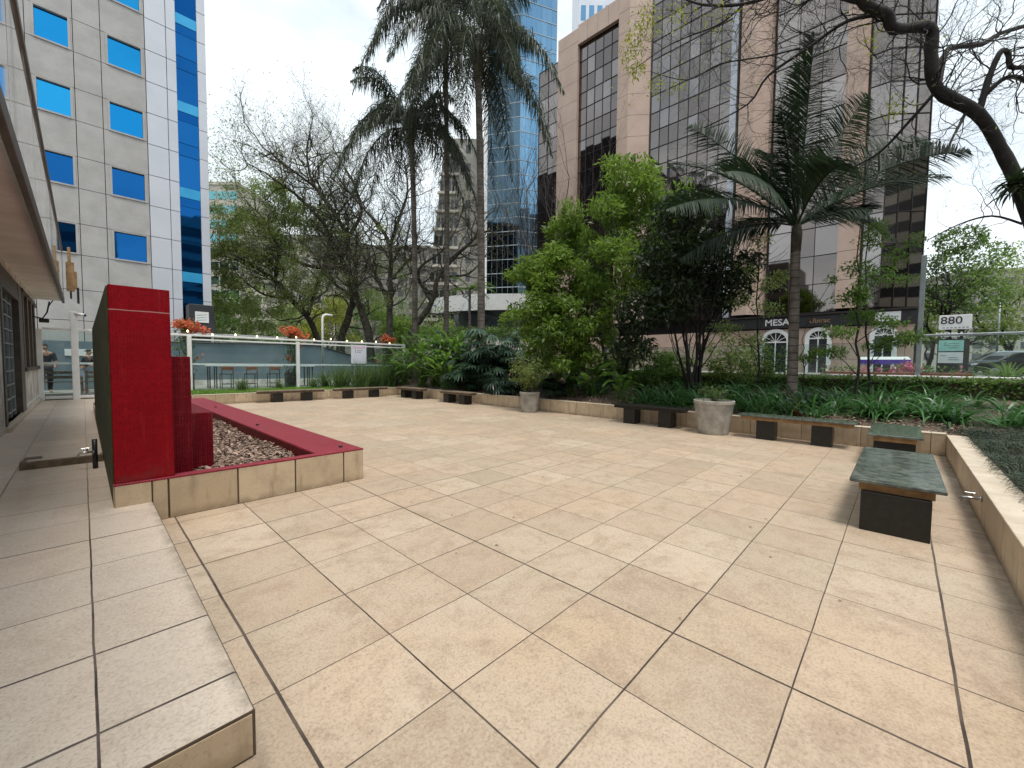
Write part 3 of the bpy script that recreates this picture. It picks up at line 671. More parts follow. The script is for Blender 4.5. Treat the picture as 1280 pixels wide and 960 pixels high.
# ------------------------------------------------------------------ glass fence across the far end (plane y = 21)
fe = thing('glass_fence', 'white framed glass fence across the far end of the patio', 'fence')
posts = [(-1.0, 2.62), (3.0, 2.6), (7.12, 2.55), (12.9, 2.6)]
for x, h in posts: MB().box(x-.075, x+.075, 20.93, 21.07, .2, h, .01).build('post', M['white'], fe)
MB().box(-.27, -.09, 20.90, 21.08, .2, 3.26, .01).build('post', M['white'], fe)['label'] = 'tall white post at the end of the path'
mb = MB(); mb.box(-.92, 12.98, 20.96, 21.04, 2.60, 2.68, .01); mb.box(3.08, 12.98, 20.97, 21.03, 2.44, 2.50, .008); mb.box(-.92, 2.9, 20.97, 21.03, .24, .34, .01); mb.build('rail', M['white'], fe)
for x0, x1 in ((-.92, -.28), (-.08, 2.92), (3.08, 7.04), (7.2, 12.82)):
    g = MB().box(x0, x1, 20.992, 21.004, .36, 2.585).build('pane', M['fence_glass'], fe)
    MB().box(x0, x1, 20.986, 20.991, 1.43, 1.50).build('frosted_strip', M['frosted'], g)
sg = thing('notice_poster', 'pale paper notice taped inside the glass fence above the grass', 'notice', (10.15, 20.95, 1.55))
MB().box(-.42, .42, -.006, .006, 0, .98).build('sheet', M['poster'], sg)
mb = MB(); mb.box(-.34, .34, -.0105, -.0065, .80, .90); mb.build('heading_band', M['rosepaper'], sg)
mb = MB(); mb.box(-.20, -.17, -.011, -.0065, .56, .76)
for k, (a, b) in enumerate(((-.1, .05), (.07, .2), (-.1, .12))): mb.box(a, b, -.011, -.0065, .68-(k//2)*.09, .71-(k//2)*.09)
mb.build('marks', M['grayink'], sg)
lp = thing('bent_pole', 'white pole with its tip bent over behind the grass clumps', 'pole', (8.4, 21.25, .35))
MB().tube([(0, 0, 0), (0, 0, 3.45), (.05, 0, 3.6), (.16, 0, 3.66), (.5, 0, 3.66)], .055, 10).build('pole', M['white'], lp, True)
# string of lights along the top rail
sl = thing('string_lights', 'string of warm bulbs sagging along the top rail of the glass fence', 'string lights', (0, 0, 0))
pts = []; bm = MB(); nb = 0
for k in range(73):
    x = 1.0+k*.165; s = math.sin(PI*((k % 12)/12)); p = (x, 21.12, 2.86-.10*s); pts.append(p)
MB().tube(pts, .008, 4, False).build('cable', M['blackmetal'], sl)
for k in range(2, 72, 5):
    x, y, z = pts[k]; MB().lathe([(0, -.10), (.03, -.085), (.038, -.055), (.022, -.02), (.012, 0), (0, 0)], 10).build('bulb', M['bulb'], sl, True, (x, y, z))

# ------------------------------------------------------------------ terrace beyond the fence
tw = thing('ramp_wall', 'slate blue rendered wall with sloping top behind the terrace', 'wall')
MB().add([(1.5, 26, .36), (9.73, 26, .36), (15.5, 26, .36), (15.5, 26, 1.15), (9.73, 26, 2.62), (1.5, 26, 2.42), (1.5, 26.2, .36), (9.73, 26.2, .36), (15.5, 26.2, .36), (15.5, 26.2, 1.15), (9.73, 26.2, 2.62), (1.5, 26.2, 2.42)],
    [(0, 1, 4, 5), (1, 2, 3, 4), (6, 11, 10, 7), (7, 10, 9, 8), (5, 4, 10, 11), (4, 3, 9, 10), (0, 5, 11, 6), (2, 8, 9, 3)]).build('render_coat', M['slate'], tw)
mb = MB(); mb.tube([(1.5, 25.98, 2.47), (9.73, 25.98, 2.66), (15.5, 25.98, 1.2)], .045, 6); mb.build('coping', M['darkbox'], tw)
MB().box(1.5, 15.4, 25.93, 25.996, .36, .62).build('skirting', M['white_dirty'], tw)
rf = thing('canopy_roof', 'pale flat roof sheet over the terrace behind the string lights', 'roof')
mb = MB(); mb.box(1.5, 8.8, 27.6, 29.4, 3.0, 3.12, .01); mb.build('sheet', M['roof_gray'], rf)
mb = MB()
for x in (1.8, 5., 8.5): MB().box(x-.06, x+.06, 27.7, 27.82, .5, 3.0).build('post', M['white'], rf)
pass
bt = thing('bar_table', 'long high table with white top against the slate wall', 'table', (6.1, 22.6, .36))
MB().box(-2.3, 2.3, -.28, .28, 1.0, 1.05, .005).build('tabletop', M['white'], bt)
for x in (-2.2, -1.95, 1.95, 2.2):
    for y in (-.22, .22): MB().box(x-.022, x+.022, y-.022, y+.022, 0, .999).build('leg', M['blackmetal'], bt)
def stool(x, label):
    s = thing('bar_stool', label, 'bar stool', (x, 22.0, .36), 0, 'bar stools at the high table')
    MB().box(-.22, .22, -.2, .2, .64, .68, .012).build('seat', M['blackmetal'], s)
    MB().box(-.23, .23, -.215, -.19, .84, 1.0, .01).build('backrest', M['beam_red'], s)
    for a in (-.21, .21):
        for b in (-.19, .19): MB().box(a-.014, a+.014, b-.014, b+.014, 0, .84 if b < 0 else .64).build('leg', M['blackmetal'], s)
    mb = MB(); mb.box(-.2, .2, -.2, -.18, .2, .225); mb.box(-.2, .2, .18, .2, .2, .225); mb.build('footrest', M['blackmetal'], s)
M['beam_red'] = mk('reddish_timber', (.36, .13, .06), (.26, .085, .04), 6, .55)
stool(4.45, 'leftmost of the three brown-backed bar stools'); stool(5.4, 'middle one of the three brown-backed bar stools'); stool(6.35, 'rightmost of the three brown-backed bar stools')
def bench_wood(label, loc, L, rz=0):
    b = thing('wooden_bench', label, 'bench', loc, rz)
    mb = MB()
    for k in range(4): mb.box(-L/2, L/2, -.22+k*.115, -.12+k*.115, .42, .45, .004)
    mb.build('seat', M['old_wood'], b)
    mb = MB()
    for k in range(2): mb.box(-L/2, L/2, -.25, -.225, .56+k*.16, .66+k*.16, .004)
    mb.build('backrest', M['old_wood'], b)
    for s in (-1, 1):
        MB().box(s*(L/2-.05)-.03, s*(L/2-.05)+.03, -.25, -.19, 0, .86).build('leg', M['old_wood'], b); MB().box(s*(L/2-.05)-.03, s*(L/2-.05)+.03, .17, .23, 0, .62).build('leg', M['old_wood'], b)
    return b
bench_wood('brown wooden bench behind the glass at the end of the path', (-.65, 21.75, .36), 1.0)
bench_wood('brown wooden chair half hidden behind the mossy slab edge', (.2, 22.0, .36), .5, .3)
mb = MB(); mb.box(-4, 1.2, 24.5, 24.7, .36, 2.35); pw = mb.build('terrace_screen', M['slate']); tag(pw, 'grey green screen wall behind the seated people', 'wall')
o = MB().box(-.5, .6, 24.46, 24.49, 1.75, 2.02, .004).build('menu_board', M['white']); tag(o, 'white board on the screen wall behind the people', 'board')

# bougainvilleas in pots
def bougain(label, x, h, y=21.55, r=.62, seed=1):
    root = thing('bougainvillea', label, 'flowering shrub', (x, y, .36), 0, 'bougainvilleas along the glass fence'); rr = random.Random(seed)
    MB().box(-.25, .25, -.2, .2, 0, .72, .02).build('pot', M['darkbox'], root)
    mb = MB(); tips = []
    for k in range(9):
        a = rr.uniform(0, 2*PI); pts = []
        for i in range(9):
            t = i/8; pts.append((math.cos(a+3*t)*.22*(1-.2*t)+(0 if t < .8 else math.cos(a)*.4*(t-.8)*5), math.sin(a+3*t)*.18, .7+(h-.7)*t))
        mb.tube(pts, .013, 4, False); tips += pts
    mb.build('vines', M['bark_gray'], root)
    T = np.array(tips); T = T[rng.integers(0, len(T), 520)]+rng.normal(size=(520, 3))*.09
    link_mesh('foliage', *[leaves(T, .12, .6)[i] for i in (0, 1)], M['L_mid'], root, np.repeat(rng.random(520), 4))
    P = np.concatenate([blob((rr.gauss(0, .24), rr.gauss(0, .12), h-.08+rr.gauss(0, .11)), (r*.34, r*.3, r*.26), 55) for k in range(8)]+[blob((rr.gauss(0, .3), 0, rr.uniform(1.2, 2.4)), .12, 10) for k in range(5)])
    V, Q, R = leaves(P, .11, .8); link_mesh('blossoms', V, Q, M['orange'], root, R); return root
bougain('orange red bougainvillea rising beside the red slabs', 2.95, 2.75, seed=2, r=.7)
bougain('orange bougainvillea in a dark pot beside the bent white pole', 7.0, 2.72, seed=5, r=.8)
bougain('red bougainvillea over the fence rail beside the broad-leaved clump', 12.1, 2.55, seed=9, r=.8)

# people behind the glass
def person(label, loc, rz, pose, top, legs, h=1.72):
    root = thing('person', label, 'person', loc, rz); k = h/1.72
    def skin(name, verts, edges, rad, mat, sub=2):
        me = bpy.data.meshes.new(name); me.from_pydata([tuple(Vector(v)*k) for v in verts], edges, []); o = bpy.data.objects.new(name, me); COL.objects.link(o); o.parent = root
        m = o.modifiers.new('skin', 'SKIN'); m.use_smooth_shade = True
        for i, r in enumerate(rad): me.skin_vertices[0].data[i].radius = (r[0]*k, r[1]*k) if hasattr(r, '__len__') else (r*k, r*k)
        me.skin_vertices[0].data[0].use_root = True
        s = o.modifiers.new('sub', 'SUBSURF'); s.levels = sub; s.render_levels = sub; me.materials.append(mat); return o
    L = pose['lean']
    sh = Vector((0, L*.45, 1.40)); nk = Vector((0, L*.5, 1.50)); hd = Vector((0, L*.62, 1.60))
    V = [(0, 0, .95), (0, L*.2, 1.15), tuple(sh), tuple(nk), tuple(hd), (0, L*.66, 1.70)]
    E = [(0, 1), (1, 2), (2, 3), (3, 4), (4, 5)]; R = [(.15, .11), (.14, .10), (.15, .10), .052, (.078, .095), (.065, .08)]
    for s in (-1, 1):
        b = len(V); hx = pose['hands'][0 if s < 0 else 1]
        V += [(s*.19, sh.y, 1.39), (s*.24, sh.y+.02+hx[1]*.35, 1.12), (s*.21+hx[0], sh.y+hx[1], 1.12+hx[2]), (s*.20+hx[0], sh.y+hx[1]+.08, 1.10+hx[2])]
        E += [(2, b), (b, b+1), (b+1, b+2), (b+2, b+3)]; R += [.062, .045, .036, (.04, .022)]
        b = len(V); st = pose['step']*s
        V += [(s*.10, 0, .88), (s*.11, .03+st*.4, .50), (s*.11, st, .09), (s*.12, st+.14, .035)]
        E += [(0, b), (b, b+1), (b+1, b+2), (b+2, b+3)]; R += [.088, .062, .045, (.045, .03)]
    skin('body', V, E, R, M['skin'])
    # clothing follows the body just outside it
    skin('shirt', [V[0], V[1], V[2], (0, L*.47, 1.44), V[6], V[7], V[14], V[15]], [(0, 1), (1, 2), (2, 3), (2, 4), (4, 5), (2, 6), (6, 7)], [(.165, .125), (.155, .115), (.165, .115), (.07, .07), .078, .062, .078, .062], M[top])
    skin('trousers', [(0, 0, .93), V[10], V[11], V[12], V[18], V[19], V[20]], [(0, 1), (1, 2), (2, 3), (0, 4), (4, 5), (5, 6)], [(.16, .12), .10, .078, .062, .10, .078, .062], M[legs])
    hb = MB(); n = 12
    for i in range(7):
        th = i/6*PI*.52
        for j in range(n): a = 2*PI*j/n; hb.v.append((math.sin(th)*.088*math.cos(a)*k, (hd.y-.012+math.sin(th)*.105*math.sin(a)-(.03 if i > 4 else 0))*k, (1.655+math.cos(th)*.095)*k)); hb.r.append(.5)
    for i in range(6):
        for j in range(n): hb.f.append((i*n+j, i*n+(j+1) % n, (i+1)*n+(j+1) % n, (i+1)*n+j))
    hb.build('hair', M['hair'], root, True)
    f = MB()
    for s in (-1, 1): f.tube([(s*.031*k, (hd.y+.088)*k, 1.625*k), (s*.031*k, (hd.y+.097)*k, 1.625*k)], .012*k, 8)
    f.build('eyes', M['ink'], root)
    MB().tube([(0, (hd.y+.085)*k, 1.62*k), (0, (hd.y+.112)*k, 1.585*k), (0, (hd.y+.09)*k, 1.572*k)], [.008*k, .014*k, .012*k], 6).build('nose', M['skin'], root, True)
    return root
person('person in dark clothes standing behind the glass with one arm lowered', (-.95, 22.6, .36), PI*1.1, dict(lean=.0, hands=[(.02, .16, -.2), (0, .10, -.26)], step=.06), 'navy', 'navy', 1.78)
person('person in dark top and pale jeans leaning forward behind the white post', (-.02, 22.9, .36), -PI*.6, dict(lean=.35, hands=[(.02, .25, -.15), (0, .28, -.12)], step=.10), 'navy', 'denim', 1.62)

# ================================================================== BUILDINGS
# grey tower on the left: facade in the plane y = 30
tb = thing('office_tower', 'grey granite tower with blue windows and a white metal edge', 'building'); YF = 30.
MB().box(-20, 5.38, YF+.21, 52, .4, 35.6).build('structure_wall', M['seam'], tb)
st = MB(); wp = MB(); we = MB(); ST0 = 14.87; FH = 3.28
xs = [-20., -17.2, -16.2, -13.5, -12.5, -9.75, -8.8, -6.05, -5.1, -2.36, -1.4, .09, 1.05, 2.74]
xs = [-9.6, -8.1, -7.15, -4.55, -3.6, -1.45+.0, .09, 1.05, 2.74]
wx = [(-8.05, -7.2, 0)]
cols = [(1.05, 2.74, 1.31, 2.57), (-1.45, .09, -1.15, -.07), (-4.55, -3.6, None, None), (-3.6, -1.45, None, None), (.09, 1.05, None, None), (-7.15, -4.55, -6.6, -5.1), (-9.6, -7.15, None, None)]
G_ = .013
for fl in range(-4, 7):
    zt = ST0+fl*FH; zb = zt-1.4          # window band of this floor
    for (a, b, w0, w1) in cols:
        # lower (spandrel) course between the window bands
        st.box(a+G_, b-G_, YF, YF+.06, zb-(FH-1.4)+G_+.06, zb-.08-G_, 0, random.random())
        if w0 is None or zt < 7.5: st.box(a+G_, b-G_, YF, YF+.06, zb-.08+G_, zt+.06-G_, 0, random.random())
        else:
            st.box(a+G_, w0-.10, YF, YF+.06, zb-.08+G_, zt+.06-G_, 0); st.box(w1+.10, b-G_, YF, YF+.06, zb-.08+G_, zt+.06-G_, 0)
            wf = MB(); wf.box(w0-.097, w0, YF-.02, YF+.2, zb-.075, zt+.055); wf.box(w1, w1+.097, YF-.02, YF+.2, zb-.075, zt+.055)
            wf.box(w0, w1, YF-.02, YF+.2, zt, zt+.055); wf.box(w0, w1, YF-.04, YF+.2, zb-.075, zb)
            if -.2 < zt < 40:
                f = wf.build('window', M['stone_gray'], tb)
                p = MB(); t1 = random.gauss(0, .004); p.add([(w0, YF+.13, zb), (w1, YF+.13+t1, zb), (w1, YF+.13+t1*.6, zt), (w0, YF+.13+random.gauss(0, .004), zt)], [(0, 1, 2, 3)])
                p.build('pane', M['bluewin'] if zt > 12.5 else M['bluedark'], f)  # darker reflections of the lower rows put into the glass colour
    for q in range(2):
        z0 = zt+.06-q*FH/2-FH/2; z1 = z0+FH/2
        wp.box(2.74+.015, 3.62-.012, YF-.05, YF+.06, z0+.015, z1-.015, .006); wp.box(3.62+.012, 4.04, YF-.05, YF+.06, z0+.015, z1-.015, .006)
        we.box(5.0, 5.40, YF-.05, YF+.3, z0+.015, z1-.015, .006)
st.build('granite_cladding', M['stone_gray'], tb); wp.build('metal_cladding', M['panel'], tb); we.build('edge_cladding', M['panel'], tb)
sp = MB(); spb = MB()
for k, z in enumerate(np.arange(1.2, 32, 4.75)):
    MB().box(4.05, 4.99, YF-.0, YF+.04, z+.2, z+.75).build('spandrel', M['bluepale'], tb)
    for z0, z1 in ((z-.3, z+.18), (z+.77, z+2.5), (z+2.53, z+3.2), (z+3.23, z+4.43)):
        e = random.gauss(0, .006); sp.add([(4.05, YF+.03, z0), (4.99, YF+.03+e, z0), (4.99, YF+.03+e*.5, z1), (4.05, YF+.03, z1)], [(0, 1, 2, 3)])
sp.build('glass_strip', M['bluedark'], tb)
bx = MB().box(4.12, 5.28, 28.6, 29.6, .5, 4.75, .02).build('dark_kiosk', M['darkbox']); tag(bx, 'charcoal box block with a white square sign at the tower foot', 'kiosk')
o = MB().box(4.38, 5.0, 28.57, 28.597, 3.75, 4.35, .004).build('sign_face', M['white'], bx)
mb = MB()
for k in range(3): mb.add([(4.44, 28.566, 3.83+k*.14), (4.94, 28.566, 3.92+k*.14), (4.94, 28.566, 3.94+k*.14), (4.44, 28.566, 3.87+k*.14)], [(0, 1, 2, 3)])
mb.build('stroke_marks', M['grayink'], bx)

# pink granite building, main facade in the plane x = 30
pb = thing('granite_office_building', 'pink granite office building with bronze glass bays and a dark shop band', 'building'); XF = 30.
MB().box(XF+2.2, 58, -.6, 23.4, ST, 30.0).build('structure_wall', M['seam'], pb)
pk = MB()
def pink_pier(poly, z0, z1, step=1.62):
    z = z0
    while z < z1-.05:
        e = min(z1, z+step)
        pk.prism(poly, z+.012, e-.012); z = e
    sm.prism([(sum(p[0] for p in poly)/len(poly)+(p[0]-sum(q[0] for q in poly)/len(poly))*.985, sum(p[1] for p in poly)/len(poly)+(p[1]-sum(q[1] for q in poly)/len(poly))*.985) for p in poly], z0, z1-.02)
sm = MB()
pink_pier([(XF, 21.2), (XF+2.4, 21.2), (XF+2.4, 23.3), (XF, 23.3)], 5.0, 30.4)
for k in range(4):
    y0 = 17.3+k*.975; z = 27.6
    pk.box(XF, XF+2.4, y0+.012, y0+.963, 29.02, 30.6)
pink_pier([(XF, 16.35), (XF, 17.3), (XF+2.4, 17.3), (XF+2.4, 14.95), (XF+1.0, 15.05)], 5.0, 36)
pink_pier([(XF, 7.5), (XF, 8.37), (XF+2.4, 8.37), (XF+2.4, 6.6), (XF+.7, 6.77)], 5.0, 36)
pink_pier([(XF, 2.1), (XF, 2.93), (XF+2.4, 2.93), (XF+2.4, 1.85), (XF+.3, 1.97)], 5.0, 36)
# shop storey
y = 23.3
while y > -.45:
    e = max(-.45, y-1.3)
    for z0, z1 in ((ST, 2.1), (2.12, 3.0), (3.02, 3.98)): pk.box(XF+.34, XF+.6, e+.008, y-.008, z0, z1)
    y = e
pk.build('granite_cladding', M['pink'], pb); sm.build('dark_joints', M['seam'], pb)
def curtain(name, P, U, Wd, z0, z1, dz, npan, mat, parent, mul=True, darkz=None, tilt=.0045, alt=None, mw=.017, mh=.017):
    """glass bay: panes each slightly out of true, mullions in front.  P start, U direction in plan"""
    P = Vector(P); U = Vector(U).normalized(); N = Vector((U.y, -U.x, 0)); g = MB(); m = MB(); w = Wd/npan
    nz = int(round((z1-z0)/dz)); dz = (z1-z0)/nz
    for j in range(nz):
        for i in range(npan):
            a = P+U*(w*i); b = P+U*(w*(i+1)); o1, o2, o3 = (random.gauss(0, tilt) for _ in range(3))
            r = random.random()**2 if alt is None else alt(i, j, nz)
            g.add([a+Vector((0, 0, z0+j*dz)), b+N*o1+Vector((0, 0, z0+j*dz)), b+N*(o1+o2)+Vector((0, 0, z0+(j+1)*dz)), a+N*o2+Vector((0, 0, z0+(j+1)*dz))], [(0, 1, 2, 3)], r)
    q = g.build(name, mat, parent)
    for i in range(npan+1):
        a = P+U*(w*i); m.add([a-U*mw+Vector((0, 0, z0)), a+U*mw+Vector((0, 0, z0)), a+U*mw+N*.05+Vector((0, 0, z0)), a-U*mw+N*.05+Vector((0, 0, z0)),
            a-U*mw+Vector((0, 0, z1)), a+U*mw+Vector((0, 0, z1)), a+U*mw+N*.05+Vector((0, 0, z1)), a-U*mw+N*.05+Vector((0, 0, z1))], [(0, 1, 5, 4), (1, 2, 6, 5), (2, 3, 7, 6), (3, 0, 4, 7)])
    for j in range(nz+1):
        z = z0+j*dz; a = P+N*.055; b = P+U*Wd+N*.055
        m.add([a+Vector((0, 0, z-mh)), b+Vector((0, 0, z-mh)), b+Vector((0, 0, z+mh)), a+Vector((0, 0, z+mh))], [(0, 1, 2, 3)])
        m.add([a+Vector((0, 0, z-mh)), a-N*.05+Vector((0, 0, z-mh)), b-N*.05+Vector((0, 0, z-mh)), b+Vector((0, 0, z-mh))], [(0, 1, 2, 3)])
    m.build('mullions', M['mullion'] if mul is True else mul, q); return q
curtain('glass_bay', (XF+1.6, 26.8, 0), (0, -1, 0), 3.5, 3.0, 30.0, 1.33, 3, M['bronze'], pb); MB().box(XF+1.7, 45, 23.4, 26.7, ST, 29.9).build('structure_wall', M['pink'], pb)
curtain('glass_bay', (XF+.35, 21.2, 0), (0, -1, 0), 3.9, 5.0, 29.0, 1.33, 5, M['bronze'], pb)
curtain('glass_bay', (XF+1.1, 14.95, 0), (0, -1, 0), 5.75, 5.0, 36, 1.33, 8, M['bronze'], pb)
MB().box(XF+.9, XF+1.6, 8.80, 9.2, 5, 36).build('pale_strip', M['panel'], pb); MB().box(XF+1.3, XF+2.0, 8.38, 8.79, 5, 36).build('shadow_strip', M['mullion'], pb)
curtain('glass_bay', (XF+1.2, 6.6, 0), (0, -1, 0), 3.66, 5.0, 36, 1.7, 3, M['bronze'], pb)
curtain('glass_bay', (XF+.45, 1.85, 0), (-.0, -1, 0), .8, 5.0, 36, 1.7, 1, M['bronze'], pb)
curtain('glass_bay', (XF+.45, 1.05, 0), (.62, -.78, 0), 2.1, 5.0, 36, 1.7, 3, M['bronze'], pb)
# black shop band with lettering, arched openings, door, white sign
sb = MB().box(XF+.05, XF+.33, -.5, 9.6, 4.06, 4.72, .01).build('shop_band', M['blackmetal'], pb)
MB().box(XF-.1, XF+.33, -.5, 9.6, 4.725, 4.82).build('ledge', M['mullion'], sb)
text_mesh('lettering', 'MESA', .55, M['white'], sb, (XF+.045, 5.75, 4.38), (0, -1, 0), (0, 0, 1), .008)
text_mesh('lettering', 'Ubirac', .38, M['beam'], sb, (XF+.045, 3.6, 4.38), (0, -1, 0), (0, 0, 1), .003)
o = MB().box(XF-.0, XF+.04, .12, 1.15, 4.16, 4.66, .006).build('sign_face', M['white'], sb)
mb = MB()
for k in range(5): mb.box(XF-.006, XF-.001, .3+k*.14, .38+k*.14, 4.34+.02*(k % 2), 4.42+.03*(k % 3))
mb.build('marks', M['grayink'], o)
def arch(y0, y1, z1, inner):
    c = (y0+y1)/2; r = (y1-y0)/2; zs = z1-r; n = 14; th = .22
    a = MB(); pin = [(c-r+th, ST)]+[(c-(r-th)*math.cos(PI*k/n), zs+(r-th)*math.sin(PI*k/n)) for k in range(n+1)]+[(c+r-th, ST)]
    pout = [(c-r, ST)]+[(c-r*math.cos(PI*k/n), zs+r*math.sin(PI*k/n)) for k in range(n+1)]+[(c+r, ST)]
    v = [(XF+.18, p[0], p[1]) for p in pin]+[(XF+.18, p[0], p[1]) for p in pout]+[(XF+.338, p[0], p[1]) for p in pin]+[(XF+.338, p[0], p[1]) for p in pout]; m = len(pin)
    f = []
    for k in range(m-1): f += [(k, k+1, m+k+1, m+k), (2*m+k, k, k+1, 2*m+k+1)[::1], (m+k, m+k+1, 3*m+k+1, 3*m+k)]
    a.add(v, f); ao = a.build('arch_surround', M['white'], pb)
    g = MB(); g.add([(XF+.30, p[0], p[1]) for p in pin], [tuple(range(m))]); g.build('pane', M['dark_glass'], ao)
    mm = MB(); mm.box(XF+.24, XF+.29, c-r+th, c+r-th, zs-.04, zs+.04)
    for k in range(1, 6):
        t = PI*k/6; mm.tube([(XF+.27, c, zs), (XF+.27, c-(r-th)*math.cos(t), zs+(r-th)*math.sin(t))], .022, 4)
    mm.box(XF+.24, XF+.29, c-.03, c+.03, ST, zs-.04); mm.build('glazing_bars', M['white'], ao)
for y0, y1 in ((5.0, 6.65), (3.0, 4.3), (-.1+.3, 1.35)): arch(y0, y1, 4.0, None)
# sky blue glass tower, grey concrete slab building, pale blocks behind the trees
def building_at(name, label, px0, px1, D, z1, mat, depth=14, bot=.3):
    a = atd(px0, 460, D); b = atd(px1, 460, D); a.z = b.z = 0
    u = (b-a); W = u.length; ang = math.atan2(u.y, u.x); root = thing(name, label, 'building', (a.x, a.y, 0), ang)
    return root, W
bt2, W = building_at('glass_tower', 'tall sky blue glass tower with thin white floor lines', 607, 694, 62, 90, None)
H = 78
MB().box(.1, W*.9, 1.2, 16, .4, H).build('structure_wall', M['panel'], bt2)
wl_ = W*.47
curtain('glass_bay', (0, 0, 0), (.97, -.24, 0), wl_, 11, H, 2.05, 6, M['mirror_dark'], bt2, M['white_line'], tilt=.004, mw=.008, mh=.05)
curtain('glass_bay', (wl_*.97, -wl_*.24, 0), (.94, .34, 0), W-wl_, 11, H, 2.05, 7, M['mirror'], bt2, M['white_line'], tilt=.004, mw=.008, mh=.05)
MB().box(-.5, .05, -.1, 1.2, 10.5, H+1, .02).build('edge_fin', M['white'], bt2)
# its podium: a curved white canopy over dark glass
mb = MB(); n = 18; r0 = 13.; ring = []
for k in range(n+1):
    a = PI*(1.04+.55*k/n); ring.append((5.2+r0*math.cos(a)*1.05, 2+r0*.62*math.sin(a)))
for z0, z1, sc in ((9.0, 11.2, 1.), ):
    for k in range(n):
        p, q = ring[k], ring[k+1]; mb.quad((*p, z0), (*q, z0), (*q, z1), (*p, z1)); mb.quad((*p, z1), (*q, z1), (5.2, 4, z1), (5.2, 4, z1+.01)); mb.quad((*p, z0), (5.2, 4, z0), (5.2, 4, z0-.01), (*q, z0))
mb.build('podium_canopy', M['white'], bt2)
mb = MB()
for k in range(n):
    p = tuple(5.2+(v-5.2)*.93 for v in ring[k][:1])+(ring[k][1]*.93,); q = tuple(5.2+(v-5.2)*.93 for v in ring[k+1][:1])+(ring[k+1][1]*.93,)
    mb.quad((*p, .5), (*q, .5), (*q, 8.98), (*p, 8.98))
mb.build('podium_glass', M['dark_glass'], bt2)
gc, W = building_at('concrete_building', 'grey concrete block with rows of slots and a tapering outline', 522, 604, 66, 40, None)
H = 37.
mb = MB(); mb.add([(0, 0, 0), (W, 0, 0), (W, 0, H), (W*.42, 0, H), (0, 12, 0), (W, 12, 0), (W, 12, H), (W*.42, 12, H)], [(0, 1, 2, 3), (7, 6, 5, 4), (0, 3, 7, 4), (3, 2, 6, 7), (1, 5, 6, 2)]); mb.build('wall', M['gray_conc'], gc)
for j in range(12):
    z = 3+j*2.85; xl = W*.42*z/H; lg = MB()
    lg.box(xl-.25, W*.62, -.5, -.003, z-.35, z, .02)
    for k in range(5):
        x = xl+.3+k*(W*.6-xl)/5.2; MB().box(x, x+(W*.6-xl)/5.2*.72, -.03, -.004, z+.25, z+1.75).build('window', M['dark_glass'], gc)
    MB().box(W*.72, W*.79, -.03, -.004, z+.4, z+1.7).build('window', M['dark_glass'], gc)
    lg.build('balcony', M['cream_conc'], gc)
def slab_building(name, label, px0, px1, D, ztop, mat, rows, cols_, wmat, wfrac=.6):
    root, W = building_at(name, label, px0, px1, D, ztop, mat); MB().box(0, W, 0, 12, .3, ztop).build('wall', mat, root)
    dz = (ztop-3)/rows; w0 = None
    for j in range(rows):
        for i in range(cols_):
            x = W*(i+.5*(1-wfrac))/cols_; z = 3+j*dz
            if w0 is None: w0 = MB().box(0, W/cols_*wfrac, -.05, -.004, 0, dz*.55).build('window', wmat, root, False, (x, 0, z))
            else: c = w0.copy(); COL.objects.link(c); c.location = (x, 0, z)
    MB().box(-.2, W+.2, -.2, 12.2, ztop, ztop+.5).build('parapet', mat, root); return root
zt = lambda px, py, D: atd(px, py, D).z
slab_building('teal_building', 'pale building with teal glass rows left of the leafy crowns', 240, 302, 75, zt(285, 236, 75), M['cream_conc'], 12, 5, mk_coated('teal_glass', (.12, .32, .36), (.2, .42, .45)), .84)
r = slab_building('pale_apartment_block', 'cream apartment block half hidden behind the twisted trees', 316, 420, 70, zt(370, 300, 70), M['cream_conc'], 9, 7, M['haze_glass'])
r = slab_building('distant_apartment_block', 'grey white apartment block between the twisted trunks and the first palm', 424, 536, 78, zt(470, 312, 78), M['gray_conc'], 9, 8, M['haze_glass'], .5)
r = slab_building('far_white_tower', 'pale tower top showing above the roof corner of the granite building', 716, 775, 95, 96, M['panel'], 16, 6, M['mirror'])
r = slab_building('street_corner_building', 'low cream building behind the street trees by the number sign', 1150, 1330, 62, zt(1230, 405, 62), M['cream_conc'], 3, 9, M['dark_glass'])
r = slab_building('end_street_building', 'pale building far down the street behind the tree crowns', 1215, 1420, 90, zt(1260, 340, 90), M['gray_conc'], 7, 8, M['dark_glass'])
# unseen blocks added behind the viewer so the tower glass mirrors dark masses
for k, (x, y, w, d, h) in enumerate(((-30, -62, 34, 16, 27), (12, -70, 26, 16, 33), (46, -72, 20, 14, 24), (-70, 20, 18, 30, 26), (-75, 58, 18, 30, 40), (-66, -24, 16, 26, 22))):
    root = thing('reflection_block', ['brown', 'beige', 'grey', 'dark', 'tall dark', 'low grey'][k]+' block added behind the viewer for the tower glass to mirror', 'building', (x, y, 0), 0)
    MB().box(0, w, 0, d, 0, h).build('wall', M[['gray_conc', 'cream_conc', 'gray_conc', 'brown', 'gray_conc', 'stone_gray'][k]], root)
    for j in range(int(h/3.2)-1):
        mb = MB()
        if y < -50: mb.box(1, w-1, d+.01, d+.06, 3+j*3.2, 4.6+j*3.2)
        else: mb.box(w+.01, w+.06, 1, d-1, 3+j*3.2, 4.6+j*3.2)
        mb.build('window_band', M['dark_glass'], root)

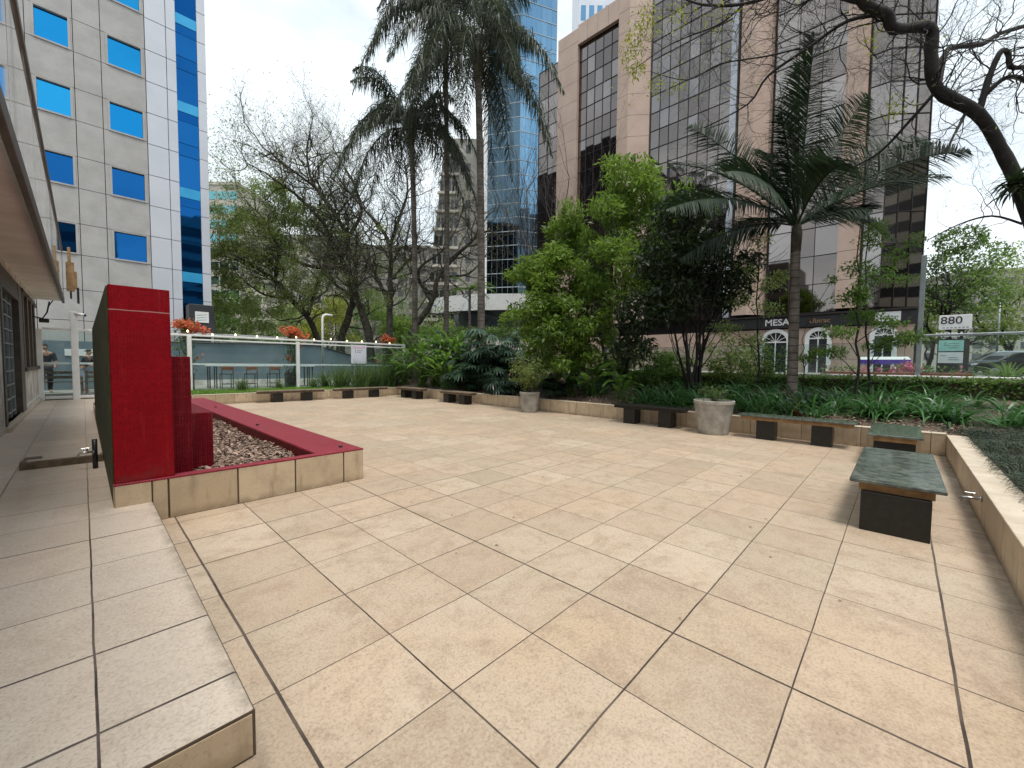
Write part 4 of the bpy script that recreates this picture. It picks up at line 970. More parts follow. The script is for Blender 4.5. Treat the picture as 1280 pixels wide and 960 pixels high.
# ================================================================== RIGHT SIDE: street fence, hedge, sign, cars
bw = thing('boundary_wall', 'low white wall topped with a glass strip behind the hedge', 'wall')
MB().box(17.1, 17.34, -9, 20.9, .2, 1.34, .01).build('wall', M['white_dirty'], bw); MB().box(17.06, 17.38, -9, 20.9, 1.342, 1.40, .012).build('coping', M['white'], bw)
sf = thing('street_fence', 'grey steel pole and glass fence with a slim top rail along the street', 'fence')
MB().box(17.15, 17.27, -.42, -.30, 1.40, 4.95, .012).build('post', M['galv'], sf)
for y in (-4.3, -8.2): MB().box(17.16, 17.26, y-.05, y+.05, 1.40, 2.6, .01).build('post', M['galv'], sf)
MB().box(17.17, 17.25, -8.2, -.43, 2.55, 2.62, .01).build('rail', M['galv'], sf)
for a, b in ((-4.24, -.44), (-8.14, -4.36)): MB().box(17.2, 17.212, a, b, 1.41, 2.54).build('pane', M['fence_glass'], sf)
for y in (2.7, 6.4, 10.2): MB().box(17.16, 17.26, y-.05, y+.05, 1.40, 2.45, .01).build('post', M['galv'], sf)
for a, b in ((-.28, 2.64), (2.76, 6.34), (6.46, 10.1)): MB().box(17.2, 17.212, a, b, 1.41, 2.4).build('pane', M['fence_glass'], sf)
# number sign
P = onX(1191, 430, 27.0); sgz = lambda py: onX(1191, py, 27.0).z
tot = thing('number_sign', 'free-standing street sign reading 880 above two tenant panels', 'sign', (27.0, P.y, ST), -YAW*0 + math.atan2(-.55, .3)*0)
ya = onX(1172, 430, 27).y-P.y; yb = onX(1213, 430, 27).y-P.y   # ya > 0 > yb
z0, z1 = sgz(412)-ST, sgz(394)-ST
MB().box(-.12, .12, yb, ya, z0, z1, .01).build('number_box', M['white'], tot)
text_mesh('digits', '880', .46, M['ink'], tot, (-.126, (ya+yb)/2+.12, (z0+z1)/2+.07), (0, -1, 0), (0, 0, 1), .002)
mb = MB()
for k in range(9):
    if k in (1,): continue
    mb.box(-.126, -.121, (ya+yb)/2+.55-k*.12, (ya+yb)/2+.62-k*.12, z0+.06, z0+.105)
mb.build('small_lettering', M['grayink'], tot)
zb = sgz(462)-ST; yf = yb+(ya-yb)*.05
MB().box(-.10, .10, yb+.02, ya-.0, -.02, z0-.42, .01).build('dark_frame', M['blackmetal'], tot)
mb = MB(); mb.box(-.05, .05, ya-.35, ya-.25, z0-.42, z0); mb.box(-.05, .05, yb+.3, yb+.4, z0-.42, z0); mb.build('stays', M['blackmetal'], tot)
yc = yb+(ya-yb)*.20; ye = ya-.03
p1 = MB().box(-.115, -.101, yc, ye, sgz(439)-ST, sgz(425.5)-ST, .004).build('tenant_panel', M['mint'], tot); p1['label'] = 'upper mint green tenant panel'
p2 = MB().box(-.115, -.101, yc, ye, sgz(454)-ST, sgz(440.5)-ST, .004).build('tenant_panel', M['white'], tot); p2['label'] = 'lower white tenant panel'
for p, za, zc in ((p1, sgz(439)-ST, sgz(425.5)-ST), (p2, sgz(454)-ST, sgz(440.5)-ST)):
    mb = MB(); hh = zc-za; ww = ye-yc
    for r_, (u0, u1) in enumerate(((.42, .82), (.30, .85), (.38, .8)) if p is p1 else ((.10, .32), (.42, .78), (.42, .85))):
        zz = za+hh*(.68-.2*r_); mb.box(-.119, -.1155, ye-ww*u1, ye-ww*u0, zz, zz+hh*.07)
    if p is p1: mb.tube([(-.118, ye-ww*(.3+.06*math.cos(a)), za+hh*(.7+.16*math.sin(a))) for a in np.linspace(.8, 5.2, 9)], .012, 4)
    mb.build('marks', M['grayink'], p)
text_mesh('lettering', 'MODA', .30, M['white'], tot, (-.11, ya-.36, z0-.24), (0, -1, 0), (0, 0, 1), .012)

def car(label, loc, rz, paint, L=4.4, W=1.78, H=1.48):
    root = thing('parked_car', label, 'car', loc, rz, 'cars parked along the street'); hw = W/2
    low = [(-L/2, .32), (-L/2-.02, .62), (-L/2+.1, .86), (-L*.28, .92), (L*.22, .95), (L*.43, .82), (L/2, .66), (L/2+.01, .34)]
    cab = [(-L*.45, .88), (-L*.34, 1.30), (-L*.2, H-.02), (0, H), (L*.08, H-.05), (L*.26, .93)]
    def loft(prof, ws):
        m = MB(); n = len(prof); k = len(ws)
        for fy, sc, dz in ws:
            for x, z in prof: m.v.append((x*sc, fy*hw, z+dz)); m.r.append(.5)
        for j in range(k-1):
            for i in range(n-1): m.f.append((j*n+i, j*n+i+1, (j+1)*n+i+1, (j+1)*n+i))
        m.f.append(tuple(range(n))); m.f.append(tuple((k-1)*n+i for i in range(n-1, -1, -1))); 
        for j in range(k-1): m.f.append((j*n, (j+1)*n, (j+1)*n+n-1, j*n+n-1))
        return m
    loft(low, [(-1, .985, -.02), (-.93, 1, 0), (.93, 1, 0), (1, .985, -.02)]).build('body', M[paint], root, False)
    loft(cab, [(-.84, .97, -.04), (-.74, 1, 0), (.74, 1, 0), (.84, .97, -.04)]).build('cabin', M[paint], root)
    for s in (-1, 1):
        y = s*hw*.855
        MB().add([(-L*.36, y, .95), (-L*.02, y, .97), (-L*.02, y*.97, H-.13), (-L*.2, y*.97, H-.13), (-L*.31, y, 1.26)], [(0, 1, 2, 3, 4)]).build('side_window', M['dark_glass'], root)
        MB().add([(0.0, y, .97), (L*.21, y, .97), (L*.08, y*.97, H-.14), (0.0, y*.97, H-.13)], [(0, 1, 2, 3)]).build('side_window', M['dark_glass'], root)
        MB().box(L/2-.16, L/2+.02, s*hw*.62-.16, s*hw*.62+.16, .62, .76, .03).build('headlight', M['white'], root); MB().box(-L/2-.03, -L/2+.12, s*hw*.66-.16, s*hw*.66+.16, .66, .84, .03).build('tail_light', M['red_lamp'], root)
        for x in (-L*.29, L*.31):
            w = MB(); w.tube([(x, s*(hw-.19), .32), (x, s*(hw-.18), .32), (x, s*(hw+.01), .32)], [.28, .32, .32], 20); wo = w.build('wheel', M['rubber'], root, False)
            MB().tube([(x, s*(hw+.011), .32), (x, s*(hw+.018), .32)], .2, 14).build('rim', M['steel'], wo)
    f = MB(); f.add([(L*.265, -hw*.7, .955), (L*.265, hw*.7, .955), (L*.095, hw*.66, H-.04), (L*.095, -hw*.66, H-.04)], [(0, 1, 2, 3)]); f.build('windscreen', M['dark_glass'], root)
    f = MB(); f.add([(-L*.455, -hw*.7, .91), (-L*.455, hw*.7, .91), (-L*.35, hw*.66, 1.29), (-L*.35, -hw*.66, 1.29)], [(0, 3, 2, 1)]); f.build('rear_window', M['dark_glass'], root)
    return root
M['red_lamp'] = mk('red_lamp_lens', (.35, .01, .01), None, 3, .2)
p = atd(1250, 462, 27.5); car('silver car parked by the kerb just past the number sign', (p.x, p.y, ST-.02), PI*.5+.05, 'carpaint_s', 4.5, 1.8, 1.56)
p = atd(1232, 463, 24.0); car('dark car parked in front of the silver car beside the number sign', (p.x+.4, p.y-1.6, ST-.12), PI*.5, 'carpaint_d', 4.2, 1.75, 1.45)
# purple parasol-like awning on the pavement
p = onX(1105, 450, 25.2)
aw = thing('market_awning', 'purple scalloped awning with a pale top on the pavement', 'awning', (25.2, p.y, ST))
wy = .5*abs(onX(1073, 450, 25.2).y-onX(1138, 450, 25.2).y); zt_ = onX(1105, 446.5, 25.2).z-ST
MB().add([(-.8, -wy, zt_-.12), (-.8, wy, zt_-.12), (0, wy*.9, zt_+.02), (0, -wy*.9, zt_+.02), (.8, -wy, zt_-.12), (.8, wy, zt_-.12)], [(0, 1, 2, 3), (3, 2, 5, 4)]).build('top', M['white'], aw)
mb = MB(); n = 16
for k in range(n):
    a = -wy+2*wy*k/n; b = a+2*wy/n; z = zt_-.12
    mb.add([(-.805, a, z), (-.805, b, z), (-.805, b, z-.17), (-.805, (a+b)/2, z-.24), (-.805, a, z-.17)], [(0, 1, 2, 3, 4)])
mb.build('valance', M['purple'], aw)
for y in (-wy+.1, wy-.1): MB().box(-.73, -.69, y-.02, y+.02, 0, zt_-.13).build('pole', M['white'], aw)
# street lamp
p = atd(1245, 455, 40)
sl2 = thing('street_lamp', 'thin pale street lamp post among the trees behind the sign', 'street lamp', (p.x, p.y, ST))
MB().tube([(0, 0, 0), (0, 0, 7.1)], [.09, .06], 8).build('post', M['galv'], sl2, True); MB().tube([(0, 0, 7.1), (.3, .3, 7.35), (.9, .9, 7.4)], .045, 6).build('arm', M['galv'], sl2, True); MB().box(.7, 1.3, .75, 1.15, 7.3, 7.45, .03).build('lamp_head', M['galv'], sl2)

# ================================================================== PLANTS
# clumps of strap leaves: three kinds, copied along the bed
def lily_mesh(n, L, W=.035):
    a = rng.uniform(0, 2*PI, n); el = rng.uniform(.35, 1.35, n); d = np.stack([np.cos(a)*np.cos(el), np.sin(a)*np.cos(el), np.sin(el)], 1)
    base = np.stack([np.cos(a)*.05, np.sin(a)*.05, np.zeros(n)], 1)+rng.normal(size=(n, 3))*[.03, .03, 0]
    return strap(base, d, L*(.7+.5*rng.random(n)), W, 1.3+1.2*rng.random(n), 5)
LG = 'strap-leaved plants along the bed'
lp0 = []
for k, (n, L) in enumerate(((34, .62), (40, .55), (28, .72))):
    V, Q, R = lily_mesh(n, L); o = link_mesh('strap_leaf_plant', V, Q, M['L_lily'], None, R); tag(o, 'dark green strap-leaved plant in the massed row before the hedge', 'plant', LG); lp0.append(o)
used = [0, 0, 0]
def put_lily(x, y, s=1., dz=0.):
    k = random.randrange(3); o = lp0[k] if not used[k] else lp0[k].copy()
    if used[k]: COL.objects.link(o)
    used[k] = 1; o.location = (x, y, bed_z(x, y)+dz-.02); o.rotation_euler = (0, 0, random.uniform(0, 6.28)); o.scale = (s,)*3
y = -.9
while y < 6.1:
    for x in (11.85, 12.35, 12.85, 13.4, 14.0, 14.6):
        if x > 13.7 and random.random() < .25: continue
        if x < 12.3 and (y < .9 or (1.6 < y < 1.95)): continue
        put_lily(x+random.gauss(0, .12), y+random.gauss(0, .12), random.uniform(1.0, 1.5)*(.72 if x > 13.7 else 1))
    y += .42
for _ in range(14): put_lily(random.uniform(12.6, 15.5), random.uniform(6.2, 12.5), random.uniform(.9, 1.3))
for _ in range(38): put_lily(random.uniform(12.3, 14.2), random.uniform(-5.5, -.8), random.uniform(.8, 1.2))
# hedge
hd = thing('clipped_hedge', 'clipped dark green hedge behind the strap-leaved plants', 'hedge', (15.7, 0, 0))
n = 15000; P = np.stack([rng.uniform(-.55, .55, n), rng.uniform(-6, 9.5, n), np.zeros(n)], 1)
zz = rng.random(n)**.5; P[:, 2] = .55+zz*.82; edge = rng.random(n) < .5; P[edge, 0] = -.55+rng.normal(size=edge.sum())*.05
P += rng.normal(size=(n, 3))*.02
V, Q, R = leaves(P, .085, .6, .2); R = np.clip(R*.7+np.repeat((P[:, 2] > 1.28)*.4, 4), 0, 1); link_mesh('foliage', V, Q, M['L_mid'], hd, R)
MB().box(-.5, .5, -5.9, 9.4, .4, 1.28).build('inner_branches', M['soil'], hd)

# groundcover in the near right bed (nobody could count it)
n = 26000; P = np.stack([rng.uniform(3.6, 12.4, n), -.93-rng.random(n)**1.3*3.6, np.full(n, .33)], 1)
P[:, 2] += .10*(np.sin(P[:, 0]*4.1)*np.cos(P[:, 1]*5.3)*.5+.5)+.04
a = rng.uniform(0, 2*PI, n); d = np.stack([np.cos(a), np.sin(a), rng.uniform(.3, 1.6, n)], 1)
V, Q, R = strap(P, d, .14+.12*rng.random(n), .009, 2.2*np.ones(n), 3); struct(link_mesh('ground_cover', V, Q, M['L_mondo'], None, R), 'stuff')
n = 9000; P = np.stack([rng.uniform(11.2, 14.6, n), rng.uniform(-5.5, -.6, n), np.zeros(n)], 1); P[:, 2] = [bed_z(x, y)-.01 for x, y in P[:, :2]]
a = rng.uniform(0, 2*PI, n); d = np.stack([np.cos(a), np.sin(a), rng.uniform(.3, 1.6, n)], 1)
V, Q, R = strap(P, d, .16+.14*rng.random(n), .010, 2.2*np.ones(n), 3); struct(link_mesh('ground_cover', V, Q, M['L_mondo'], None, R), 'stuff')
n = 9000; P = np.stack([rng.uniform(2.7, 9., n), rng.uniform(18.55, 20.9, n), np.full(n, .35)], 1); d = rng.normal(size=(n, 3))*[.5, .5, .2]+[0, 0, 1]
V, Q, R = strap(P, d, .09+.06*rng.random(n), .012, .8*np.ones(n), 2); struct(link_mesh('lawn_grass', V, Q, M['L_lawn'], None, R), 'stuff')
# tall grass clumps
gp = []
def grass_clump(n, L):
    a = rng.uniform(0, 2*PI, n); el = rng.uniform(.9, 1.5, n); d = np.stack([np.cos(a)*np.cos(el), np.sin(a)*np.cos(el), np.sin(el)], 1)
    return strap(rng.normal(size=(n, 3))*[.12, .12, 0], d, L*(.6+.6*rng.random(n)), .016, .7+1.2*rng.random(n), 4)
for k in range(2):
    V, Q, R = grass_clump(170, 1.05); gp.append(link_mesh('tall_grass_clump', V, Q, M['L_grass'], None, R))
spots = [(4.55, 19.9, .72), (6.1, 20.3, .6), (7.55, 20.2, .75), (8.5, 19.6, .95), (9.0, 20.3, 1.), (9.5, 19.5, 1.05), (9.9, 20.2, 1.1), (10.35, 19.6, 1.1), (10.8, 20.3, 1.1), (11.3, 19.7, 1.1), (11.7, 20.3, 1.05), (8.15, 20.3, .8)]
for k, (x, y, s) in enumerate(spots):
    o = gp[k] if k < 2 else gp[k % 2].copy()
    if k >= 2: COL.objects.link(o)
    o.location = (x, y, .36); s *= 1 if k < 3 else 1.35; o.scale = (s, s, s); o.rotation_euler = (0, 0, k*1.3)
    tag(o, 'small grass tuft standing alone on the lawn before the bar stools' if k == 0 else 'thin grass tuft on the lawn under the bar table' if k == 1 else 'tuft of grass at the foot of the white fence post' if k == 2 else 'tall fine grass clump massed in front of the glass fence', 'grass', 'tall grass clumps on the lawn' if k > 2 else None)

# broad-leaved plants
def broadleaf(n, h, L, W, droop=1.2, lean=.5):
    """stalks with one large paddle leaf each"""
    out = []; mb = MB()
    for k in range(n):
        a = random.uniform(0, 2*PI); r = random.uniform(.05, 1)*lean*h*.6; hh = h*random.uniform(.35, 1.); tip = Vector((math.cos(a)*r, math.sin(a)*r, hh)); b = Vector((random.gauss(0, .12), random.gauss(0, .12), 0))
        mb.tube([b, b.lerp(tip, .5)+Vector((0, 0, .08*hh)), tip], [.012, .010, .006], 4, False)
        el = random.uniform(.1, 1.1); d = np.array([[math.cos(a)*math.cos(el), math.sin(a)*math.cos(el), math.sin(el)]])
        l = L*random.uniform(.65, 1.2)
        # paddle: midrib with two half-blades folded upward
        p = np.array(tip); dd = d[0].copy(); rows = []; seg = 6
        for i in range(seg+1):
            t = i/seg; w = W*l/L*(math.sin(PI*min(1, t*.93+.07))**.75); s = unit(np.cross(dd, [0, 0, 1.])+1e-4); nn = np.cross(s, dd)
            wv = .02*math.sin(t*9+k)
            rows += [p-s*w/2+nn*(w*.16+wv), p, p+s*w/2+nn*(w*.16-wv)]
            dd = unit(dd+np.array([0, 0, -1])*droop/seg*(.4+t)); p = p+dd*l/seg
        V = np.array(rows); Q = []
        for i in range(seg): Q += [[3*i, 3*i+1, 3*i+4, 3*i+3], [3*i+1, 3*i+2, 3*i+5, 3*i+4]]
        out.append((V, np.array(Q), np.full(len(V), random.random())))
    return cat(out), mb
def broad_plant(name, label, base, n, h, L, W, mat, droop=1.2, lean=.5, group=None):
    root = thing(name, label, 'plant', base, 0, group); (V, Q, R), mb = broadleaf(n, h, L, W, droop, lean)
    mb.build('stalks', M['L_mid'], root); link_mesh('leaves', V, Q, M[mat], root, R, True); return root
BG = 'broad-leaved plants in the far corner bed'
def bp(px, X): p = onX(px, 490, X); return (p.x, p.y, bed_z(p.x, p.y))
broad_plant('broad_leaf_clump', 'tall broad-leaved clump behind the far corner bench', bp(545, 12.1), 95, 2.5, .72, .24, 'L_broad', 1.3, .75)
broad_plant('broad_leaf_clump', 'lower light green broad-leaved clump beside the tall grass', bp(505, 11.9), 60, 1.75, .62, .2, 'L_broad', 1.3, .8)
broad_plant('broad_leaf_clump', 'broad-leaved clump with upright new leaves nearest the palms', bp(572, 12.4), 65, 2.3, .70, .22, 'L_broad', 1.1, .7)
broad_plant('broad_leaf_clump', 'pale green broad-leaved clump leaning over the far corner bench', bp(528, 11.7), 60, 1.9, .62, .2, 'L_broad', 1.3, .9)
broad_plant('broad_leaf_clump', 'bushy broad-leaved clump at the bed edge between the two far benches', bp(560, 11.6), 60, 1.5, .56, .19, 'L_broad', 1.3, 1.)
broad_plant('broad_leaf_clump', 'broad-leaved clump rising behind the others at the first palm', bp(520, 13.6), 70, 2.6, .72, .24, 'L_broad', 1.2, .8)
broad_plant('broad_leaf_clump', 'low broad-leaved clump next to the fence end and the poster', bp(483, 11.8), 55, 1.5, .55, .18, 'L_broad', 1.3, .9)
bz = broad_plant('paddle_leaf_plant', 'plant with very large upright paddle leaves behind the dark bench', bp(738, 12.3), 20, 1.25, .95, .30, 'L_broad', .5, .5)
broad_plant('paddle_leaf_plant', 'large paddle-leaved plant with drooping leaves beside the small pot', bp(712, 12.2), 26, 1.0, .85, .30, 'L_broad', 1.1, .8)
broad_plant('paddle_leaf_plant', 'low glossy paddle-leaved plant at the edge of the strap leaves', bp(775, 12.1), 24, .75, .6, .24, 'L_broad', 1.2, .8)
broad_plant('potted_foliage_plant', 'small broad-leaved plant in a terracotta pot behind the long bench', (11.75, 1.72, .38), 14, .6, .32, .14, 'L_philo', 1.1, .5)
tp = MB().lathe([(0, 0), (.10, 0), (.135, .19), (.145, .19), (.145, .23), (.12, .23), (.115, .18), (0, .17)], 20).build('terracotta_pot', M['terracotta'], None, True, (11.75, 1.72, .36)); tag(tp, 'small terracotta pot on the mulch behind the long bench', 'flowerpot')
# cut-leaf philodendron: fans of fingers
def philo(n, h, size):
    out = []; mb = MB()
    for k in range(n):
        a = random.uniform(0, 2*PI); r = random.uniform(.1, 1)*h*.75; tip = np.array([math.cos(a)*r, math.sin(a)*r, h*random.uniform(.25, 1.)]); mb.tube([(0, 0, 0), tuple(tip*.55+np.array([0, 0, .15])), tuple(tip)], .012, 4, False)
        el = random.uniform(-.5, .5); d = unit(np.array([math.cos(a), math.sin(a), math.sin(el)])); s = unit(np.cross(d, [0, 0, 1.])); L = size*random.uniform(.7, 1.2)
        m = 15; th = np.linspace(-2.1, 2.1, m); D = np.array([d*math.cos(q)+s*math.sin(q)+np.array([0, 0, -.12]) for q in th]); ll = L*(.62+.38*np.cos(th*.6))
        B = np.repeat(tip[None], m, 0)+D*.02
        V, Q, R = strap(B, D, ll, L*.15, .9*np.ones(m), 3); out.append((V, Q, np.full(len(V), random.random())))
    return cat(out), mb
def philo_plant(label, base, n, h, size):
    root = thing('cut_leaf_plant', label, 'plant', base, 0, 'dark cut-leaf plants under the palms'); (V, Q, R), mb = philo(n, h, size)
    mb.build('stalks', M['L_mid'], root); link_mesh('leaves', V, Q, M['L_philo'], root, R)
philo_plant('large dark cut-leaf plant behind the second weathered bench', bp(612, 12.2), 44, 1.9, .72)
philo_plant('dark cut-leaf plant under the third palm trunk', bp(628, 13.6), 48, 2.6, .8)
philo_plant('low silvery cut-leaf plant at the wall edge left of the small pot', bp(622, 11.6), 34, .9, .55)
philo_plant('dark cut-leaf plant filling the bed edge right of the far corner bench', bp(590, 11.7), 44, 1.4, .62)
philo_plant('dark cut-leaf plant low behind the tapered pot', bp(690, 12.0), 34, .9, .5)
philo_plant('dark cut-leaf plant spreading behind the feathery shrub', bp(668, 13.2), 34, 1.5, .7)
philo_plant('dark cut-leaf plant at the foot of the first palm', bp(585, 13.6), 40, 2.6, .75)
# spiky frond plant leaning in at the right edge
root = thing('cycad', 'feathery dark green cycad leaning in over the ground cover', 'plant', (7.6, -2.9, .3)); 
for k in range(15):
    a = k*2*PI/15+.2; e = random.uniform(.55, 1.1); L = random.uniform(1.1, 1.6)
    V, Q, R = frond((0, 0, .2), (math.cos(a)*L*.45, math.sin(a)*L*.45, L*e*.75), (math.cos(a)*L*1.05, math.sin(a)*L*1.05, L*e*.45), 44, .26, .016, .5, .75, .12, .15, .014)
    link_mesh('frond', V, Q, M['L_philo'], root, R)
# pink flowers in a planter box beyond the fence
fb = thing('flower_box', 'red planter box of pink flowers on the pavement beyond the hedge', 'flower box', (22.0, .35, ST)); MB().box(-.25, .25, -2.2, 2.0, 0, .16, .02).build('box', M['terracotta'], fb)
P = np.concatenate([blob((0, random.gauss(-.55, .28), random.uniform(.2, .5)), .16, 24) for k in range(9)]+[blob((0, random.uniform(-2.2, 2), random.uniform(.15, .3)), .12, 9) for k in range(8)]); V, Q, R = leaves(P, .10, .8); link_mesh('blossoms', V, Q, M['pinkflower'], fb, R)
P = np.concatenate([blob((0, random.uniform(-2.2, 2), .2), .25, 30) for k in range(14)]); V, Q, R = leaves(P, .14, .5); link_mesh('foliage', V, Q, M['L_mid'], fb, R)
p = onX(1262, 462, 21)
root = thing('fan_plant', 'bright green arching plant on the pavement in front of the cars', 'plant', (21, p.y, ST-.1)); n = 160; a = rng.uniform(0, 2*PI, n); el = rng.uniform(.2, 1.2, n)
V, Q, R = strap(np.zeros((n, 3)), np.stack([np.cos(a)*np.cos(el), np.sin(a)*np.cos(el), np.sin(el)], 1), .9+.3*rng.random(n), .04, 1.4*np.ones(n), 5); link_mesh('leaves', V, Q, M['L_bright'], root, R)

# ================================================================== PALMS
PG = 'tall palms over the planting bed'
def queen_palm(label, base, crown, r0, nf, L, lean=(0, 0), seed=0):
    rr = random.Random(seed); bx_, by_ = base[:2]; root = thing('palm_tree', label, 'palm', (bx_, by_, base[2]), 0, PG)
    top = Vector(crown)-Vector((bx_, by_, base[2])); h = top.z
    pts = []; rad = []
    for i in range(22):
        t = i/21; pts.append((top.x*t+.12*math.sin(t*PI), top.y*t, h*t)); rad.append(r0*(1.25-.35*min(1, t*5)) if t < .2 else r0*(1-.22*t))
    MB().tube(pts, rad, 16, False).build('trunk', M['palm_trunk'], root, True)
    mb = MB(); mb.tube([top-Vector((0, 0, .9)), top-Vector((0, 0, .4)), top+Vector((0, 0, .3)), top+Vector((0, 0, 1.1))], [r0*.75, r0*1.25, r0*1.05, .05], 10)
    for k in range(9):
        a = rr.uniform(0, 6.28); mb.tube([top+Vector((math.cos(a)*r0, math.sin(a)*r0, -.5)), top+Vector((math.cos(a)*r0*1.5, math.sin(a)*r0*1.5, .1)), top+Vector((math.cos(a)*.5, math.sin(a)*.5, .75))], [.05, .06, .02], 5)
    mb.build('crownshaft', M['bark'], root, True)
    for k in range(nf):
        a = k*2.399+rr.uniform(-.25, .25); e = 1.25-1.35*(k/nf)+rr.uniform(-.12, .12); l = L*rr.uniform(.85, 1.12)
        dx, dy = math.cos(a), math.sin(a); P0 = top+Vector((dx*.12, dy*.12, .25))
        reach = l*(.42+.26*math.cos(e)); P1 = P0+Vector((dx*l*.42*math.cos(e*.8), dy*l*.42*math.cos(e*.8), l*.62*math.sin(max(.25, e))))
        drop = l*(.88-.74*max(0, e)); P2 = P0+Vector((dx*reach, dy*reach, -drop*.95+(.35*l if e > .95 else 0)))
        V, Q, R = frond(P0, P1, P2, 120, 1.15, .036, 3.4, .35, .8, .14, .04, .05)
        link_mesh('frond', V, Q, M['L_queen'], root, R)
    return root
b = onX(518, 440, 13.0); c = onX(514, 168, 13.2); queen_palm('palm with the lowest crown, its trunk leftmost of the three tall palms', (b.x, b.y, .7), c, .17, 25, 5.9, seed=3)
b = onX(557, 440, 14.0); c = onX(556, 20, 14.0); queen_palm('tallest thin palm in the middle of the three, crown above the picture edge', (b.x, b.y, .9), c, .15, 24, 6.4, seed=8)
b = onX(601, 440, 13.0); c = onX(597, 78, 13.0); queen_palm('palm with the stoutest pale trunk, rightmost of the three tall palms', (b.x, b.y, .8), c, .185, 23, 6.0, seed=13)

# fan-shaped feather palm on the right: every frond aimed by hand
kp = thing('feather_palm', 'stiff feather palm with one upright frond beside the long bench', 'palm', (12.7, 2.03, .5))
K0 = Vector((12.7, 2.03, .5)); kt = onX(996, 288, 12.7)-K0
MB().tube([(0, 0, -.2), (0, 0, .3), (kt.x*.5, kt.y*.5, kt.z*.5), (kt.x, kt.y, kt.z-.5)], [.16, .125, .115, .10], 16, False).build('trunk', M['palm_brown'] if 'palm_brown' in M else M['palm_trunk'], kp, True)
mb = MB(); mb.tube([kt-Vector((0, 0, .55)), kt-Vector((0, 0, .1)), kt+Vector((0, 0, .4))], [.11, .13, .05], 10); mb.build('crownshaft', M['bark'], kp, True)
for px, py, D, lift in ((1018, 40, 10.4, .1), (1000, 78, 11.3, .15), (860, 158, 11.6, .55), (836, 205, 10.6, .75), (832, 262, 9.6, .85), (848, 325, 11.0, .9), (905, 215, 8.6, .9), (925, 285, 12.6, .7), (1214, 190, 10.2, .75), (1188, 222, 9.0, .9), (1165, 178, 11.8, .7),
                        (1085, 118, 12.2, .35), (1060, 205, 8.0, 1.0), (1120, 300, 12.0, .8), (955, 190, 12.3, .6), (1090, 262, 9.4, .9), (975, 130, 9.3, .35)):
    e = atd(px, py, D)-K0; P0 = kt+Vector((0, 0, .12)); m = P0.lerp(e, .5); L = (e-P0).length
    P1 = m+Vector((0, 0, L*.28*lift)); V, Q, R = frond(P0, P1, e, 108, .93, .036, .55, .62, .15, .12, .026, .12, tuple(-FWD*.8+Vector((random.gauss(0, .2), random.gauss(0, .2), .55 if py > 130 else .1))))
    link_mesh('frond', V, Q, M['L_palm'], kp, R)
# young palm by the podium
b = atd(587, 398, 30)
root = thing('young_palm', 'small bright palm standing in front of the white podium', 'palm', (b.x, b.y, .5)); h = atd(587, 362, 30).z-.5
MB().tube([(0, 0, 0), (0, 0, h)], [.13, .09], 10).build('trunk', M['palm_trunk'], root, True)
for k in range(11):
    a = k*2.4; e = random.uniform(.1, 1.1); L = 2.0; P0 = Vector((0, 0, h)); dx, dy = math.cos(a), math.sin(a)
    V, Q, R = frond(P0, P0+Vector((dx*L*.5, dy*L*.5, L*.6*e)), P0+Vector((dx*L, dy*L, L*(.5*e-.35))), 34, .5, .04, .9, .6, .2, .1, .03); link_mesh('frond', V, Q, M['L_mid'], root, R)

# ================================================================== TREES
# twisted street trees behind the fence
TP = dict(wig=.17, up=.05, fork=.62, len=.74, kids=2, side=.35, taper=.64, leafdepth=1)
TG = 'twisted street trees behind the fence'
def gp_(px, D, z=.5): p = atd(px, 440, D); return (p.x, p.y, z)
V3 = Vector
def img(dx, dz, dd=0.):   # a direction given as right / up / away
    return RGT*dx + Vector((0, 0, 1))*dz + Vector((math.cos(YAW), math.sin(YAW), 0))*dd
def spline_limb(mb, pts, r0, r1, n=9, jit=.08):
    P = []
    for i in range(len(pts)-1):
        a, b = pts[max(0, i-1)], pts[min(len(pts)-1, i+2)]
        for k in range(4):
            t = k/4; p0, p1, p2, p3 = a, pts[i], pts[i+1], b
            P.append(.5*((2*p1)+(p2-p0)*t+(2*p0-5*p1+4*p2-p3)*t*t+(3*p1-p0-3*p2+p3)*t**3)+Vector((random.gauss(0, 1), random.gauss(0, 1), random.gauss(0, 1)))*jit*r0)
    P.append(pts[-1]); m = len(P); R_ = [(r0+(r1-r0)*(i/(m-1))**.8)*random.uniform(.88, 1.14) for i in range(m)]; mb.tube(P, R_, n, True); return P, R_
def Z(x, y, D): return atd(240+x/2.783, 120+y/2.783, D)      # measured on an enlarged view of this part
